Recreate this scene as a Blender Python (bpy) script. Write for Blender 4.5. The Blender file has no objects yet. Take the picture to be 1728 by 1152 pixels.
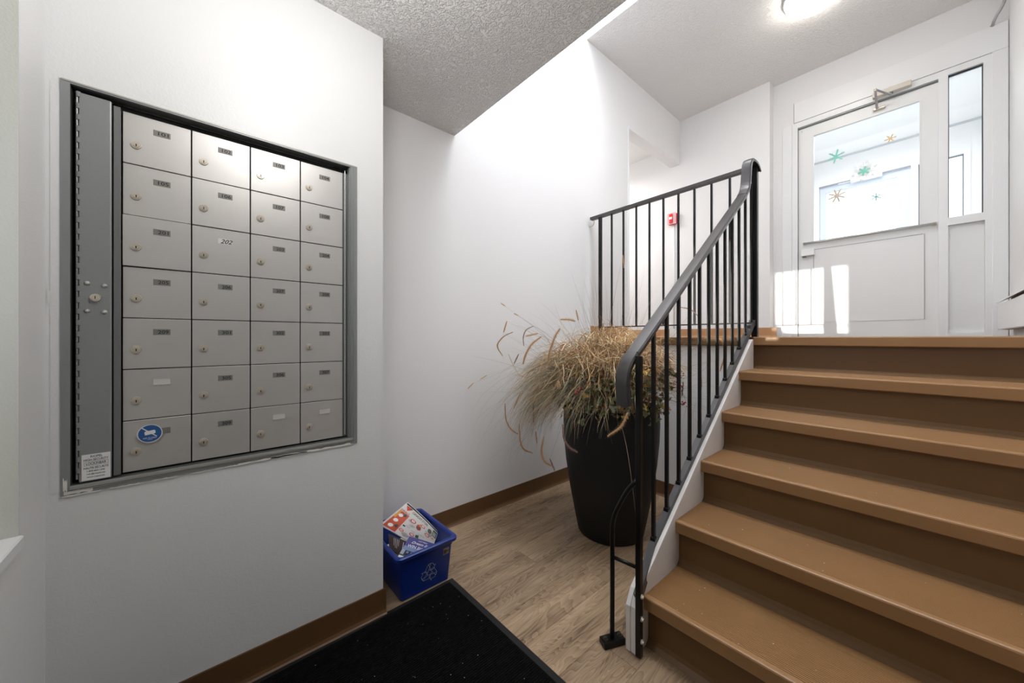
import bpy, bmesh, math, random
from mathutils import Vector, Matrix
random.seed(7)
C = bpy.context.scene.collection
SC = bpy.context.scene

# ------------------------------------------------------------------ camera
# survey frame: camera foot at the origin, +Y along the mailbox wall, Z = 0 the lower floor
FPX, EYE, HORIZ = 608.8, 1.14, 571.0
ANG = math.atan2(1562 - 864, FPX)
FW = Vector((-math.sin(ANG), math.cos(ANG), 0)); RT = Vector((math.cos(ANG), math.sin(ANG), 0))
cam = bpy.data.cameras.new('camera'); camo = bpy.data.objects.new('camera', cam); C.objects.link(camo)
camo.location = (0, 0, EYE)
camo.rotation_euler = (math.pi/2, 0, ANG)
cam.sensor_width = 36; cam.sensor_fit = 'HORIZONTAL'
cam.lens = FPX * 36 / 1728
cam.shift_y = -(576 - HORIZ) / 1728
cam.clip_start = 0.02
SC.camera = camo

# ------------------------------------------------------------------ exposure, world, lights
SC.view_settings.view_transform = 'Standard'
SC.view_settings.look = 'None'
SC.view_settings.gamma = 1.0
SC.view_settings.use_curve_mapping = False
SC.view_settings.exposure = 0.0
SC.cycles.use_denoising = True
SC.cycles.max_bounces = 14
SC.cycles.diffuse_bounces = 9
SC.cycles.transparent_max_bounces = 16
SC.cycles.sample_clamp_indirect = 8

W = bpy.data.worlds.new('sky'); SC.world = W; W.use_nodes = True
bg = W.node_tree.nodes['Background']; bg.inputs[0].default_value = (0.92, 0.96, 1.0, 1); bg.inputs[1].default_value = 2.6

def area(name, loc, rot, sx, sy, power, col):
    l = bpy.data.lights.new(name, 'AREA'); l.shape = 'RECTANGLE'; l.size = sx; l.size_y = sy; l.energy = power; l.color = col
    o = bpy.data.objects.new(name, l); C.objects.link(o); o.location = loc; o.rotation_euler = rot; return o

def point(name, loc, rad, power, col):
    l = bpy.data.lights.new(name, 'POINT'); l.shadow_soft_size = rad; l.energy = power; l.color = col
    o = bpy.data.objects.new(name, l); C.objects.link(o); o.location = loc; return o
# low winter sun thrown in through the window behind the camera (bounced off snow, so it climbs very slightly)
sun = bpy.data.lights.new('sun', 'SUN'); sun.energy = 5.0; sun.angle = math.radians(0.45); sun.color = (1.0, 0.94, 0.86)
suno = bpy.data.objects.new('sun', sun); C.objects.link(suno)
suno.rotation_euler = Vector((0.05, 1.0, 0.021)).to_track_quat('-Z', 'Y').to_euler()
area('stairwell_daylight', (-0.75, 1.85, 5.45), (0, 0, 0), 1.9, 1.1, 92, (0.95, 0.97, 1.0))
point('lobby_ceiling_lamp', (-0.80, 0.24, 2.15), 0.12, 14.5, (1.0, 0.98, 0.96))
area('corridor_fill', (-3.05, 3.7, 3.2), (0, 0, 0), 0.5, 0.5, 24, (1.0, 0.97, 0.94))  # unseen fill light added to whiten the corridor
area('vestibule_fill', (-0.35, 5.4, 3.34), (0, 0, 0), 0.8, 0.8, 10, (1.0, 0.99, 0.98))  # added fill, no fixture: brightens the vestibule behind the door glass
point('vestibule_bounce_fill', (-0.35, 4.95, 1.55), 0.15, 26, (1.0, 0.99, 0.98))  # hidden point light added below the glass to lift the vestibule ceiling

# ------------------------------------------------------------------ materials
def mat(name, col, rough=0.5, metal=0.0, spec=0.5, bump=None, var=None, emit=None, coat=0.0):
    m = bpy.data.materials.new(name); m.use_nodes = True
    nt = m.node_tree; b = nt.nodes['Principled BSDF']
    b.inputs['Base Color'].default_value = (*col, 1); b.inputs['Roughness'].default_value = rough
    b.inputs['Metallic'].default_value = metal; b.inputs['Specular IOR Level'].default_value = spec
    if coat: b.inputs['Coat Weight'].default_value = coat
    if emit:
        b.inputs['Emission Color'].default_value = (*emit[0], 1); b.inputs['Emission Strength'].default_value = emit[1]
    if bump or var:
        tc = nt.nodes.new('ShaderNodeTexCoord')
    if bump:
        sc, dist, det = bump
        n = nt.nodes.new('ShaderNodeTexNoise'); n.inputs['Scale'].default_value = sc; n.inputs['Detail'].default_value = det
        nt.links.new(tc.outputs['Object'], n.inputs['Vector'])
        bp = nt.nodes.new('ShaderNodeBump'); bp.inputs['Distance'].default_value = dist; bp.inputs['Strength'].default_value = 1
        nt.links.new(n.outputs['Fac'], bp.inputs['Height']); nt.links.new(bp.outputs[0], b.inputs['Normal'])
    if var:
        sc, amt, col2 = var
        n = nt.nodes.new('ShaderNodeTexNoise'); n.inputs['Scale'].default_value = sc; n.inputs['Detail'].default_value = 5
        nt.links.new(tc.outputs['Object'], n.inputs['Vector'])
        r = nt.nodes.new('ShaderNodeValToRGB'); r.color_ramp.elements[0].position = 0.35; r.color_ramp.elements[1].position = 0.7
        r.color_ramp.elements[0].color = (*col, 1)
        r.color_ramp.elements[1].color = (*[a*(1-amt)+c*amt for a, c in zip(col, col2)], 1)
        nt.links.new(n.outputs['Fac'], r.inputs[0]); nt.links.new(r.outputs[0], b.inputs['Base Color'])
    return m

WALL = mat('wall_paint', (0.80, 0.80, 0.805), 0.55, spec=0.3, bump=(220, 0.0006, 3))
WALL2 = mat('gloss_wall_paint', (0.78, 0.785, 0.79), 0.4, spec=0.35, bump=(160, 0.0005, 3))
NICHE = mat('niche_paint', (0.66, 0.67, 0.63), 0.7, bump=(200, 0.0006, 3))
TRIM = mat('trim_paint', (0.82, 0.83, 0.84), 0.35, bump=(60, 0.0003, 3))
STRG = mat('stringer_paint', (0.74, 0.72, 0.70), 0.45, bump=(120, 0.0006, 4), var=(9, 0.18, (0.5, 0.46, 0.42)))
DOORP = mat('door_paint', (0.80, 0.81, 0.81), 0.35, bump=(40, 0.0005, 3))
BASEB = mat('brown_vinyl', (0.125, 0.064, 0.026), 0.42, spec=0.4, bump=(25, 0.0004, 2))
BLACKM = mat('black_enamel', (0.0045, 0.004, 0.0042), 0.38, spec=0.35, bump=(70, 0.0004, 3))
RAILM = mat('grey_handrail_vinyl', (0.048, 0.043, 0.044), 0.33, spec=0.5, bump=(120, 0.0002, 2))
STEEL = mat('brushed_aluminium', (0.60, 0.585, 0.565), 0.42, metal=0.55, bump=(500, 0.0001, 3), var=(6, 0.15, (0.45, 0.44, 0.42)))
GREYM = mat('grey_painted_metal', (0.29, 0.305, 0.305), 0.42, metal=0.3, bump=(150, 0.0002, 3), var=(4, 0.15, (0.22, 0.23, 0.23)))
GREYD = mat('dark_grey_frame', (0.20, 0.205, 0.205), 0.4, metal=0.4)
DARK = mat('dark_gap', (0.012, 0.012, 0.012), 0.8)
CHROME = mat('nickel', (0.66, 0.60, 0.51), 0.30, metal=0.55)
PLATE = mat('number_plate', (0.22, 0.215, 0.20), 0.5, metal=0.2)
INK = mat('black_ink', (0.015, 0.015, 0.015), 0.6)
WHITEI = mat('white_ink', (0.85, 0.85, 0.85), 0.5)
PAPER = mat('newsprint', (0.72, 0.70, 0.68), 0.7)
BLUEP = mat('blue_bin_plastic', (0.007, 0.030, 0.215), 0.32, spec=0.5)
RED = mat('red_ink', (0.65, 0.05, 0.03), 0.5)
PLASTER = mat('chipped_plaster', (0.78, 0.77, 0.72), 0.8, bump=(90, 0.001, 4))
POT = mat('black_planter', (0.006, 0.006, 0.0065), 0.55, spec=0.35, bump=(140, 0.001, 3))
SOIL = mat('potting_soil', (0.03, 0.02, 0.012), 0.9, bump=(60, 0.01, 4))

def make_popcorn(name, col, sc, dist):
    m = bpy.data.materials.new(name); m.use_nodes = True; nt = m.node_tree; b = nt.nodes['Principled BSDF']
    b.inputs['Base Color'].default_value = (*col, 1); b.inputs['Roughness'].default_value = 0.85
    b.inputs['Specular IOR Level'].default_value = 0.2
    tc = nt.nodes.new('ShaderNodeTexCoord')
    n = nt.nodes.new('ShaderNodeTexNoise'); n.inputs['Scale'].default_value = sc; n.inputs['Detail'].default_value = 3; n.inputs['Distortion'].default_value = 1.2
    r = nt.nodes.new('ShaderNodeValToRGB'); r.color_ramp.elements[0].position = 0.42; r.color_ramp.elements[1].position = 0.62
    bp = nt.nodes.new('ShaderNodeBump'); bp.inputs['Distance'].default_value = dist
    nt.links.new(tc.outputs['Object'], n.inputs['Vector']); nt.links.new(n.outputs['Fac'], r.inputs[0])
    nt.links.new(r.outputs[0], bp.inputs['Height']); nt.links.new(bp.outputs[0], b.inputs['Normal'])
    return m
POPC = make_popcorn('knockdown_ceiling', (0.86, 0.85, 0.84), 75, 0.005)
POPC2 = make_popcorn('knockdown_ceiling_fine', (0.87, 0.865, 0.855), 60, 0.0028)

def make_glass():
    m = bpy.data.materials.new('clear_glass'); m.use_nodes = True; nt = m.node_tree
    nt.nodes.remove(nt.nodes['Principled BSDF'])
    t = nt.nodes.new('ShaderNodeBsdfTransparent'); t.inputs[0].default_value = (0.96, 0.98, 0.98, 1)
    g = nt.nodes.new('ShaderNodeBsdfGlossy'); g.inputs['Roughness'].default_value = 0.02
    f = nt.nodes.new('ShaderNodeFresnel'); f.inputs[0].default_value = 1.35
    mx = nt.nodes.new('ShaderNodeMixShader')
    nt.links.new(f.outputs[0], mx.inputs[0]); nt.links.new(t.outputs[0], mx.inputs[1]); nt.links.new(g.outputs[0], mx.inputs[2])
    nt.links.new(mx.outputs[0], nt.nodes['Material Output'].inputs[0])
    return m
GLASS = make_glass()

def make_wood():
    m = bpy.data.materials.new('oak_vinyl_plank'); m.use_nodes = True; nt = m.node_tree; b = nt.nodes['Principled BSDF']
    b.inputs['Roughness'].default_value = 0.42; b.inputs['Specular IOR Level'].default_value = 0.35
    tc = nt.nodes.new('ShaderNodeTexCoord'); oi = nt.nodes.new('ShaderNodeObjectInfo')
    mul = nt.nodes.new('ShaderNodeMath'); mul.operation = 'MULTIPLY'; mul.inputs[1].default_value = 37.0
    nt.links.new(oi.outputs['Random'], mul.inputs[0])
    add = nt.nodes.new('ShaderNodeVectorMath'); add.operation = 'ADD'
    nt.links.new(tc.outputs['Object'], add.inputs[0]); nt.links.new(mul.outputs[0], add.inputs[1])
    def mp(s):
        k = nt.nodes.new('ShaderNodeMapping'); k.inputs['Scale'].default_value = s; nt.links.new(add.outputs[0], k.inputs[0]); return k
    # cathedral grain: bands of a slow, stretched noise field
    m1 = mp((5.0, 1.0, 1.0)); n1 = nt.nodes.new('ShaderNodeTexNoise'); n1.inputs['Scale'].default_value = 1.8; n1.inputs['Detail'].default_value = 2.5; n1.inputs['Distortion'].default_value = 0.4
    nt.links.new(m1.outputs[0], n1.inputs['Vector'])
    k = nt.nodes.new('ShaderNodeMath'); k.operation = 'MULTIPLY'; k.inputs[1].default_value = 22.0; nt.links.new(n1.outputs['Fac'], k.inputs[0])
    fr = nt.nodes.new('ShaderNodeMath'); fr.operation = 'FRACT'; nt.links.new(k.outputs[0], fr.inputs[0])
    m2 = mp((60, 3.0, 1)); n2 = nt.nodes.new('ShaderNodeTexNoise'); n2.inputs['Scale'].default_value = 2.2; n2.inputs['Detail'].default_value = 6; n2.inputs['Roughness'].default_value = 0.65
    nt.links.new(m2.outputs[0], n2.inputs['Vector'])
    m3 = mp((9, 1.1, 1)); n3 = nt.nodes.new('ShaderNodeTexNoise'); n3.inputs['Scale'].default_value = 1.6; n3.inputs['Detail'].default_value = 3
    nt.links.new(m3.outputs[0], n3.inputs['Vector'])
    a1 = nt.nodes.new('ShaderNodeMath'); a1.operation = 'MULTIPLY_ADD'; a1.inputs[1].default_value = 0.16; nt.links.new(fr.outputs[0], a1.inputs[0])
    a2 = nt.nodes.new('ShaderNodeMath'); a2.operation = 'MULTIPLY_ADD'; a2.inputs[1].default_value = 0.55; nt.links.new(n2.outputs['Fac'], a2.inputs[0]); nt.links.new(a2.outputs[0], a1.inputs[2])
    a3 = nt.nodes.new('ShaderNodeMath'); a3.operation = 'MULTIPLY'; a3.inputs[1].default_value = 0.55; nt.links.new(n3.outputs['Fac'], a3.inputs[0]); nt.links.new(a3.outputs[0], a2.inputs[2])
    r = nt.nodes.new('ShaderNodeValToRGB'); cr = r.color_ramp
    cr.elements[0].position = 0.40; cr.elements[0].color = (0.098, 0.060, 0.033, 1)
    cr.elements[1].position = 0.80; cr.elements[1].color = (0.41, 0.295, 0.19, 1)
    e = cr.elements.new(0.58); e.color = (0.265, 0.182, 0.113, 1)
    nt.links.new(a1.outputs[0], r.inputs[0])
    hs = nt.nodes.new('ShaderNodeHueSaturation'); v = nt.nodes.new('ShaderNodeMath'); v.operation = 'MULTIPLY_ADD'; v.inputs[1].default_value = 0.22; v.inputs[2].default_value = 0.89
    nt.links.new(oi.outputs['Random'], v.inputs[0]); nt.links.new(v.outputs[0], hs.inputs['Value']); nt.links.new(r.outputs[0], hs.inputs['Color'])
    nt.links.new(hs.outputs[0], b.inputs['Base Color'])
    bp = nt.nodes.new('ShaderNodeBump'); bp.inputs['Distance'].default_value = 0.0006; nt.links.new(n2.outputs['Fac'], bp.inputs['Height']); nt.links.new(bp.outputs[0], b.inputs['Normal'])
    return m
WOOD = make_wood()

def make_rubber():
    m = mat('tan_rubber_tread', (0.30, 0.163, 0.069), 0.40, spec=0.4, bump=(300, 0.0002, 2), var=(7, 0.25, (0.24, 0.128, 0.053)))
    return m
RUBBER = make_rubber()
RISERM = mat('shaded_rubber', (0.150, 0.081, 0.031), 0.5, spec=0.35, bump=(200, 0.0002, 2), var=(5, 0.25, (0.120, 0.064, 0.025)))  # same rubber as the treads, the risers' shade put into the colour
MATM = mat('black_carpet_pile', (0.0035, 0.0035, 0.0038), 0.95, spec=0.1, bump=(500, 0.003, 4), var=(60, 0.6, (0.010, 0.010, 0.010)))
MATR = mat('black_rubber_border', (0.010, 0.0095, 0.0095), 0.6, spec=0.3)

# ------------------------------------------------------------------ geometry helpers
def obj(name, bm, m, parent=None, smooth=False, loc=None):
    me = bpy.data.meshes.new(name)
    bmesh.ops.recalc_face_normals(bm, faces=bm.faces[:])
    bm.to_mesh(me); bm.free()
    if isinstance(m, (list, tuple)):
        for x in m: me.materials.append(x)
    else: me.materials.append(m)
    if smooth:
        for p in me.polygons: p.use_smooth = True
    o = bpy.data.objects.new(name, me); C.objects.link(o)
    if parent: o.parent = parent
    if loc: o.location = loc
    return o
def tag(o, label=None, cat=None, group=None, kind=None):
    if label: o['label'] = label
    if cat: o['category'] = cat
    if group: o['group'] = group
    if kind: o['kind'] = kind
    return o
def empty(name, loc=(0, 0, 0)):
    o = bpy.data.objects.new(name, None); C.objects.link(o); o.empty_display_size = 0.05
    o.location = loc; return o
def BM(): return bmesh.new()
def box(bm, x0, x1, y0, y1, z0, z1, mi=0):
    v = [bm.verts.new(p) for p in ((x0,y0,z0),(x1,y0,z0),(x1,y1,z0),(x0,y1,z0),(x0,y0,z1),(x1,y0,z1),(x1,y1,z1),(x0,y1,z1))]
    for f in ((0,3,2,1),(4,5,6,7),(0,1,5,4),(1,2,6,5),(2,3,7,6),(3,0,4,7)):
        bm.faces.new([v[i] for i in f]).material_index = mi
    return bm
def bbox(x0, x1, y0, y1, z0, z1, bev=0.0, seg=1):
    bm = box(BM(), x0, x1, y0, y1, z0, z1)
    if bev: bmesh.ops.bevel(bm, geom=bm.edges[:], offset=bev, segments=seg, affect='EDGES', profile=0.5)
    return bm
def prism(bm, pts, axis, a, b):
    """pts: 2-D outline; extruded from a to b along axis ('x': pts=(y,z), 'y': pts=(x,z), 'z': pts=(x,y))"""
    def mk(p, t):
        return {'x': (t, p[0], p[1]), 'y': (p[0], t, p[1]), 'z': (p[0], p[1], t)}[axis]
    A = [bm.verts.new(mk(p, a)) for p in pts]; B = [bm.verts.new(mk(p, b)) for p in pts]
    n = len(pts)
    bm.faces.new(A); bm.faces.new(B[::-1])
    for i in range(n): bm.faces.new((A[i], A[(i+1) % n], B[(i+1) % n], B[i]))
    return bm
def slab_holes(axis, t0, t1, u0, u1, z0, z1, holes, bm=None):
    """a wall slab perpendicular to axis ('x' or 'y') between t0 and t1 with rectangular holes (ua,ub,za,zb)"""
    bm = bm or BM()
    us = sorted({u0, u1, *[h for q in holes for h in q[:2]]}); zs = sorted({z0, z1, *[h for q in holes for h in q[2:]]})
    us = [u for u in us if u0 <= u <= u1]; zs = [z for z in zs if z0 <= z <= z1]
    nu, nz = len(us) - 1, len(zs) - 1
    solid = {}
    for i in range(nu):
        for j in range(nz):
            cu, cz = (us[i]+us[i+1])/2, (zs[j]+zs[j+1])/2
            solid[i, j] = not any(a < cu < b and c < cz < d for a, b, c, d in holes)
    V = {}
    def vt(i, j, t):
        k = (i, j, t)
        if k not in V:
            V[k] = bm.verts.new((t, us[i], zs[j]) if axis == 'x' else (us[i], t, zs[j]))
        return V[k]
    for (i, j), s in solid.items():
        if not s: continue
        for t in (t0, t1): bm.faces.new((vt(i,j,t), vt(i+1,j,t), vt(i+1,j+1,t), vt(i,j+1,t)))
        for di, dj, a, b in ((-1,0,(i,j),(i,j+1)), (1,0,(i+1,j),(i+1,j+1)), (0,-1,(i,j),(i+1,j)), (0,1,(i,j+1),(i+1,j+1))):
            if not solid.get((i+di, j+dj), False):
                bm.faces.new((vt(*a, t0), vt(*b, t0), vt(*b, t1), vt(*a, t1)))
    return bm
def sweep(bm, path, prof, up=Vector((0, 0, 1)), caps=True, scale=None):
    """sweep a closed 2-D profile (side, up) along a polyline, frames kept by the up vector"""
    path = [Vector(p) for p in path]; rings = []
    for i, p in enumerate(path):
        t = (path[min(i+1, len(path)-1)] - path[max(i-1, 0)]).normalized()
        s = t.cross(up)
        if s.length < 1e-4: s = t.cross(Vector((0, 1, 0)))
        s.normalize(); n = s.cross(t).normalized()
        k = scale[i] if scale else 1
        rings.append([bm.verts.new(p + s*a*k + n*b*k) for a, b in prof])
    m = len(prof)
    for r0, r1 in zip(rings, rings[1:]):
        for j in range(m): bm.faces.new((r0[j], r0[(j+1) % m], r1[(j+1) % m], r1[j]))
    if caps: bm.faces.new(rings[0]); bm.faces.new(rings[-1][::-1])
    return bm
def circ(r, n=10): return [(r*math.cos(2*math.pi*i/n), r*math.sin(2*math.pi*i/n)) for i in range(n)]
def rectp(w, h): return [(-w/2,-h/2),(w/2,-h/2),(w/2,h/2),(-w/2,h/2)]
def smooth_path(pts, n=6):
    """Catmull-Rom through pts"""
    pts = [Vector(p) for p in pts]; out = []
    P = [2*pts[0]-pts[1]] + pts + [2*pts[-1]-pts[-2]]
    for i in range(1, len(P)-2):
        for k in range(n):
            t = k/n; a, b, c, d = P[i-1:i+3]
            out.append(0.5*((2*b) + (c-a)*t + (2*a-5*b+4*c-d)*t*t + (3*b-a-3*c+d)*t**3))
    out.append(pts[-1]); return out
def lathe(bm, prof, n=40, c=(0, 0, 0)):
    rings = [[bm.verts.new((c[0]+r*math.cos(2*math.pi*i/n), c[1]+r*math.sin(2*math.pi*i/n), c[2]+z)) for i in range(n)] for r, z in prof]
    for a, b in zip(rings, rings[1:]):
        for i in range(n): bm.faces.new((a[i], a[(i+1) % n], b[(i+1) % n], b[i]))
    bm.faces.new(rings[0]); bm.faces.new(rings[-1])
    return bm
def disc(bm, c, ax, r0, r1, d, n=20):
    """a short stud: radius r0 at c, r1 at c + ax*d"""
    ax = Vector(ax).normalized(); u = ax.orthogonal().normalized(); v = ax.cross(u); c = Vector(c)
    A = [bm.verts.new(c + (u*math.cos(2*math.pi*i/n) + v*math.sin(2*math.pi*i/n))*r0) for i in range(n)]
    B = [bm.verts.new(c + ax*d + (u*math.cos(2*math.pi*i/n) + v*math.sin(2*math.pi*i/n))*r1) for i in range(n)]
    for i in range(n): bm.faces.new((A[i], A[(i+1) % n], B[(i+1) % n], B[i]))
    bm.faces.new(A); bm.faces.new(B[::-1]); return bm
_font_cache = {}
def text_mesh(s, shear=0.0):
    """flat mesh of a line of writing, x from 0 to width, letter height about 0.7 per unit"""
    k = (s, shear)
    if k not in _font_cache:
        cu = bpy.data.curves.new('lettering', 'FONT'); cu.body = s; cu.size = 1; cu.shear = shear; cu.resolution_u = 3; cu.offset = 0.012
        o = bpy.data.objects.new('lettering', cu); C.objects.link(o)
        dg = bpy.context.evaluated_depsgraph_get(); dg.update()
        me = bpy.data.meshes.new_from_object(o.evaluated_get(dg))
        vs = [tuple(v.co) for v in me.vertices]; fs = [tuple(p.vertices) for p in me.polygons]
        bpy.data.objects.remove(o); bpy.data.meshes.remove(me)
        x0 = min(v[0] for v in vs); x1 = max(v[0] for v in vs); y0 = min(v[1] for v in vs); y1 = max(v[1] for v in vs)
        _font_cache[k] = ([((v[0]-x0)/(x1-x0), (v[1]-y0)/(y1-y0)) for v in vs], fs)
    return _font_cache[k]
def add_text(bm, s, fn, u0, u1, v0, v1, mi=0, shear=0.0):
    """writing stretched to the box u0..u1, v0..v1 (v0 its foot) and carried to 3-D by fn(u, v)"""
    vs, fs = text_mesh(s, shear)
    B = [bm.verts.new(fn(u0+(u1-u0)*a, v0+(v1-v0)*b)) for a, b in vs]
    for f in fs:
        try: bm.faces.new([B[i] for i in f]).material_index = mi
        except ValueError: pass
def add_poly(bm, pts, fn, mi=0):
    bm.faces.new([bm.verts.new(fn(*p)) for p in pts]).material_index = mi
def ray(x, y, D):
    """a point D metres deep along the line of sight measured at photo pixel (x, y)"""
    t = (x-864)/FPX
    return (FW + RT*t)*D + Vector((0, 0, EYE + (HORIZ-y)/FPX*D))
def onX(x, y, X):
    t = (x-864)/FPX; d = FW + RT*t; return ray(x, y, X/d.x)
def onY(x, y, Y):
    t = (x-864)/FPX; d = FW + RT*t; return ray(x, y, Y/d.y)

# ------------------------------------------------------------------ room shell
XM, XA = -1.478, -1.90            # mailbox wall face, alcove wall face
YN, YE = -0.293, 0.58             # window wall face, end of the mailbox wall
ZC, ZL, ZU = 2.383, 1.15, 3.69    # lower ceiling, landing, upper ceiling
YS, YV = 1.19, 2.508              # edges of the stairwell void
YF, YD = 4.28, 4.41               # far wall, door wall
XR = 0.396
def st(name, bm, m, **k): return tag(obj(name, bm, m, **k), kind='structure')

bm = slab_holes('x', -1.60, XM, YN-0.45, YE, 0, ZC, [(-0.262, 0.468, 0.735, 1.810)])
box(bm, XA-0.115, -1.60, YE-0.10, YE, 0, ZC)
box(bm, -1.72, -1.62, -0.35, 0.5, 0.6, 1.95)
st('wall_left', bm, WALL2)
bm = slab_holes('x', XA-0.115, XA, YE-0.10, YF, 0, 5.6, [(3.165, YF, ZL, 3.185)])
st('wall_alcove', bm, WALL)
# window wall behind the camera, with a deep recess; its unseen window is sized to shape the sun patch
bm = slab_holes('y', YN-0.10, YN, XM, 4.60, 0, ZC, [(-1.296, -0.35, 0.71, 2.1)])
st('wall_window', bm, WALL2)
bm = BM()
box(bm, -1.33, -1.296, YN-0.36, YN-0.10, 0.68, 2.13); box(bm, -1.2965, -1.2945, YN-0.36, YN+0.0006, 0.713, 2.099); box(bm, -0.35, -0.32, YN-0.36, YN-0.10, 0.68, 2.13); box(bm, -1.296, -0.35, YN-0.36, YN-0.10, 2.10, 2.13)
slab_holes('y', YN-0.42, YN-0.36, -1.33, -0.32, 0.60, 2.2, [(-1.262, -0.71, 1.06, 1.70)], bm)
st('wall_recess', bm, NICHE)
st('trim_1', bbox(-1.296, -0.35, YN-0.36, YN+0.008, 0.685, 0.712, 0.003), TRIM)
wf = slab_holes('y', YN-0.40, YN-0.375, -1.262, -0.71, 1.06, 1.70, [(-1.250, -0.722, 1.065, 1.69)])
box(wf, -1.262, -0.71, YN-0.395, YN-0.378, 1.148, 1.160)  # unseen crossbar added to throw a bar of shadow into the sun patch
w = st('window_1', wf, TRIM)
g = obj('pane', bbox(-1.250, -0.722, YN-0.390, YN-0.386, 1.065, 1.69), GLASS, w)
st('wall_right', bbox(XR, XR+0.12, 1.1, 4.55, 0, 5.6), WALL)
st('wall_lobby_right', bbox(4.50, 4.60, YN, 1.2, 0, ZC), WALL)
st('wall_lobby_back', bbox(XR+0.12, 4.60, 1.1, 1.2, 0, ZC), WALL)
bm = bbox(XM-0.5, 4.60, YN-0.10, YS, ZC, ZC+0.22)
c1 = st('ceiling', bm, POPC)
st('wall_stairwell_front', bbox(XA, XR, YS-0.12, YS-0.001, ZC+0.22, 5.6), WALL)
st('ceiling_upper', bbox(XA, XR, YV, YD+0.14, ZU, ZU+0.2), POPC2)
st('wall_stairwell_back', bbox(XA, XR, YV-0.004, YV+0.1, ZU+0.001, 5.6), WALL)
st('ceiling_stairwell', bbox(XA-0.1, XR+0.1, YS-0.12, YV+0.1, 5.6, 5.7), WALL)
# far walls
bm = slab_holes('y', YF, YD+0.14, -3.60, -1.017, 1.0, ZU, [])
st('wall_far', bm, WALL)
bm = slab_holes('y', YD, YD+0.14, -1.017, XR, 1.0, ZU, [(-0.862, 0.388, ZL, 3.24)])
st('wall_door', bm, WALL)
st('wall_corridor_end', bbox(-3.70, -3.60, 3.0, YF, 1.0, 3.5), WALL)
st('wall_corridor_side', bbox(-3.60, XA-0.115, 3.0, 3.12, 1.0, 3.5), WALL)
st('ceiling_corridor', bbox(-3.60, XA-0.115, 3.12, YF, 3.42, 3.5), POPC2)
# landing slab with its brown nosing, and the white wall that closes the alcove under it
st('floor_landing', bbox(-3.60, XR, 2.56, YD+0.14, ZL-0.2, ZL), BASEB)
st('wall_alcove_back', bbox(XA, -0.72, 2.545, 2.62, 0, ZL-0.05), WALL2)
st('trim_2', bbox(XA, -0.720, 2.515, 2.60, ZL-0.056, ZL-0.0005, 0.006, 2), RISERM)
# corner bead on the corridor opening
st('trim_3', bbox(XA-0.118, XA+0.007, 3.146, 3.166, ZL+0.0, 3.215, 0.002), TRIM)

# baseboards: vinyl with a cove toe
SUNB = mat('sunlit_baseboard', (0.44, 0.235, 0.11), 0.42)  # upper baseboards coloured lighter to carry the strong sunlight on them
def baseboard(name, a, b, nrm, z0=0.0, h=0.105):
    a, b, n = Vector((*a, z0)), Vector((*b, z0)), Vector((*nrm, 0))
    prof = [(0.0, 0.0), (0.017, 0.0), (0.016, 0.002), (0.009, 0.008), (0.0045, 0.018), (0.0035, 0.03), (0.003, h-0.003), (0.0015, h), (0.0, h)]
    bm = BM()
    A = [bm.verts.new(a + n*p + Vector((0, 0, q))) for p, q in prof]; B = [bm.verts.new(b + n*p + Vector((0, 0, q))) for p, q in prof]
    for i in range(len(prof)): bm.faces.new((A[i], A[(i+1) % len(prof)], B[(i+1) % len(prof)], B[i]))
    bm.faces.new(A); bm.faces.new(B)
    return st(name, bm, SUNB if z0 > 0 else BASEB)
baseboard('baseboard_left', (XM, YN), (XM, YE+0.012), (1, 0))
baseboard('baseboard_left_end', (XA, YE), (XM+0.003, YE), (0, 1))
baseboard('baseboard_alcove', (XA, YE), (XA, 2.545), (1, 0))
baseboard('baseboard_back', (XA, 2.545), (-0.72, 2.545), (0, -1))
baseboard('baseboard_window', (XM, YN), (4.5, YN), (0, 1))
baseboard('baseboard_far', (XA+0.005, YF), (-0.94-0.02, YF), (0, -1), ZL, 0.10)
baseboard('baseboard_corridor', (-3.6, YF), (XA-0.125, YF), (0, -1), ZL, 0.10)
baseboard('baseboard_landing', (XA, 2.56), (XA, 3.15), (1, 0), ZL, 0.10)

# lower floor: a base with vinyl planks laid on it, one object each
fl = st('floor', bbox(XA, 4.5, YN, 2.62, -0.05, -0.003), DARK)
pw = 0.162; x = -0.653 - 8*pw; ri = 0
plank_me = {}
joint = {0: 0.6, 1: 1.777, 2: 0.9, 3: 1.30, 4: 0.55, 5: 1.445, 6: 0.82, 7: 1.14, 8: 0.7, 9: 1.0}
while x < 1.45:
    j = joint.get(ri, 0.5 + (ri*0.37) % 0.9)
    y = j - 1.22*2
    while y < 2.55:
        a, b = max(y, YN), min(y + 1.22, 2.545); c, d = max(x, XA), min(x+pw, 1.5)
        y += 1.22
        if b - a < 0.02 or d - c < 0.01: continue
        bmp = bbox(-(d-c)/2+0.0003, (d-c)/2-0.0003, -(b-a)/2+0.0003, (b-a)/2-0.0003, -0.004, 0.0, 0.0005)
        obj('plank', bmp, WOOD, fl, loc=((c+d)/2, (a+b)/2, random.random()*1e-5))
    x += pw; ri += 1

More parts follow.
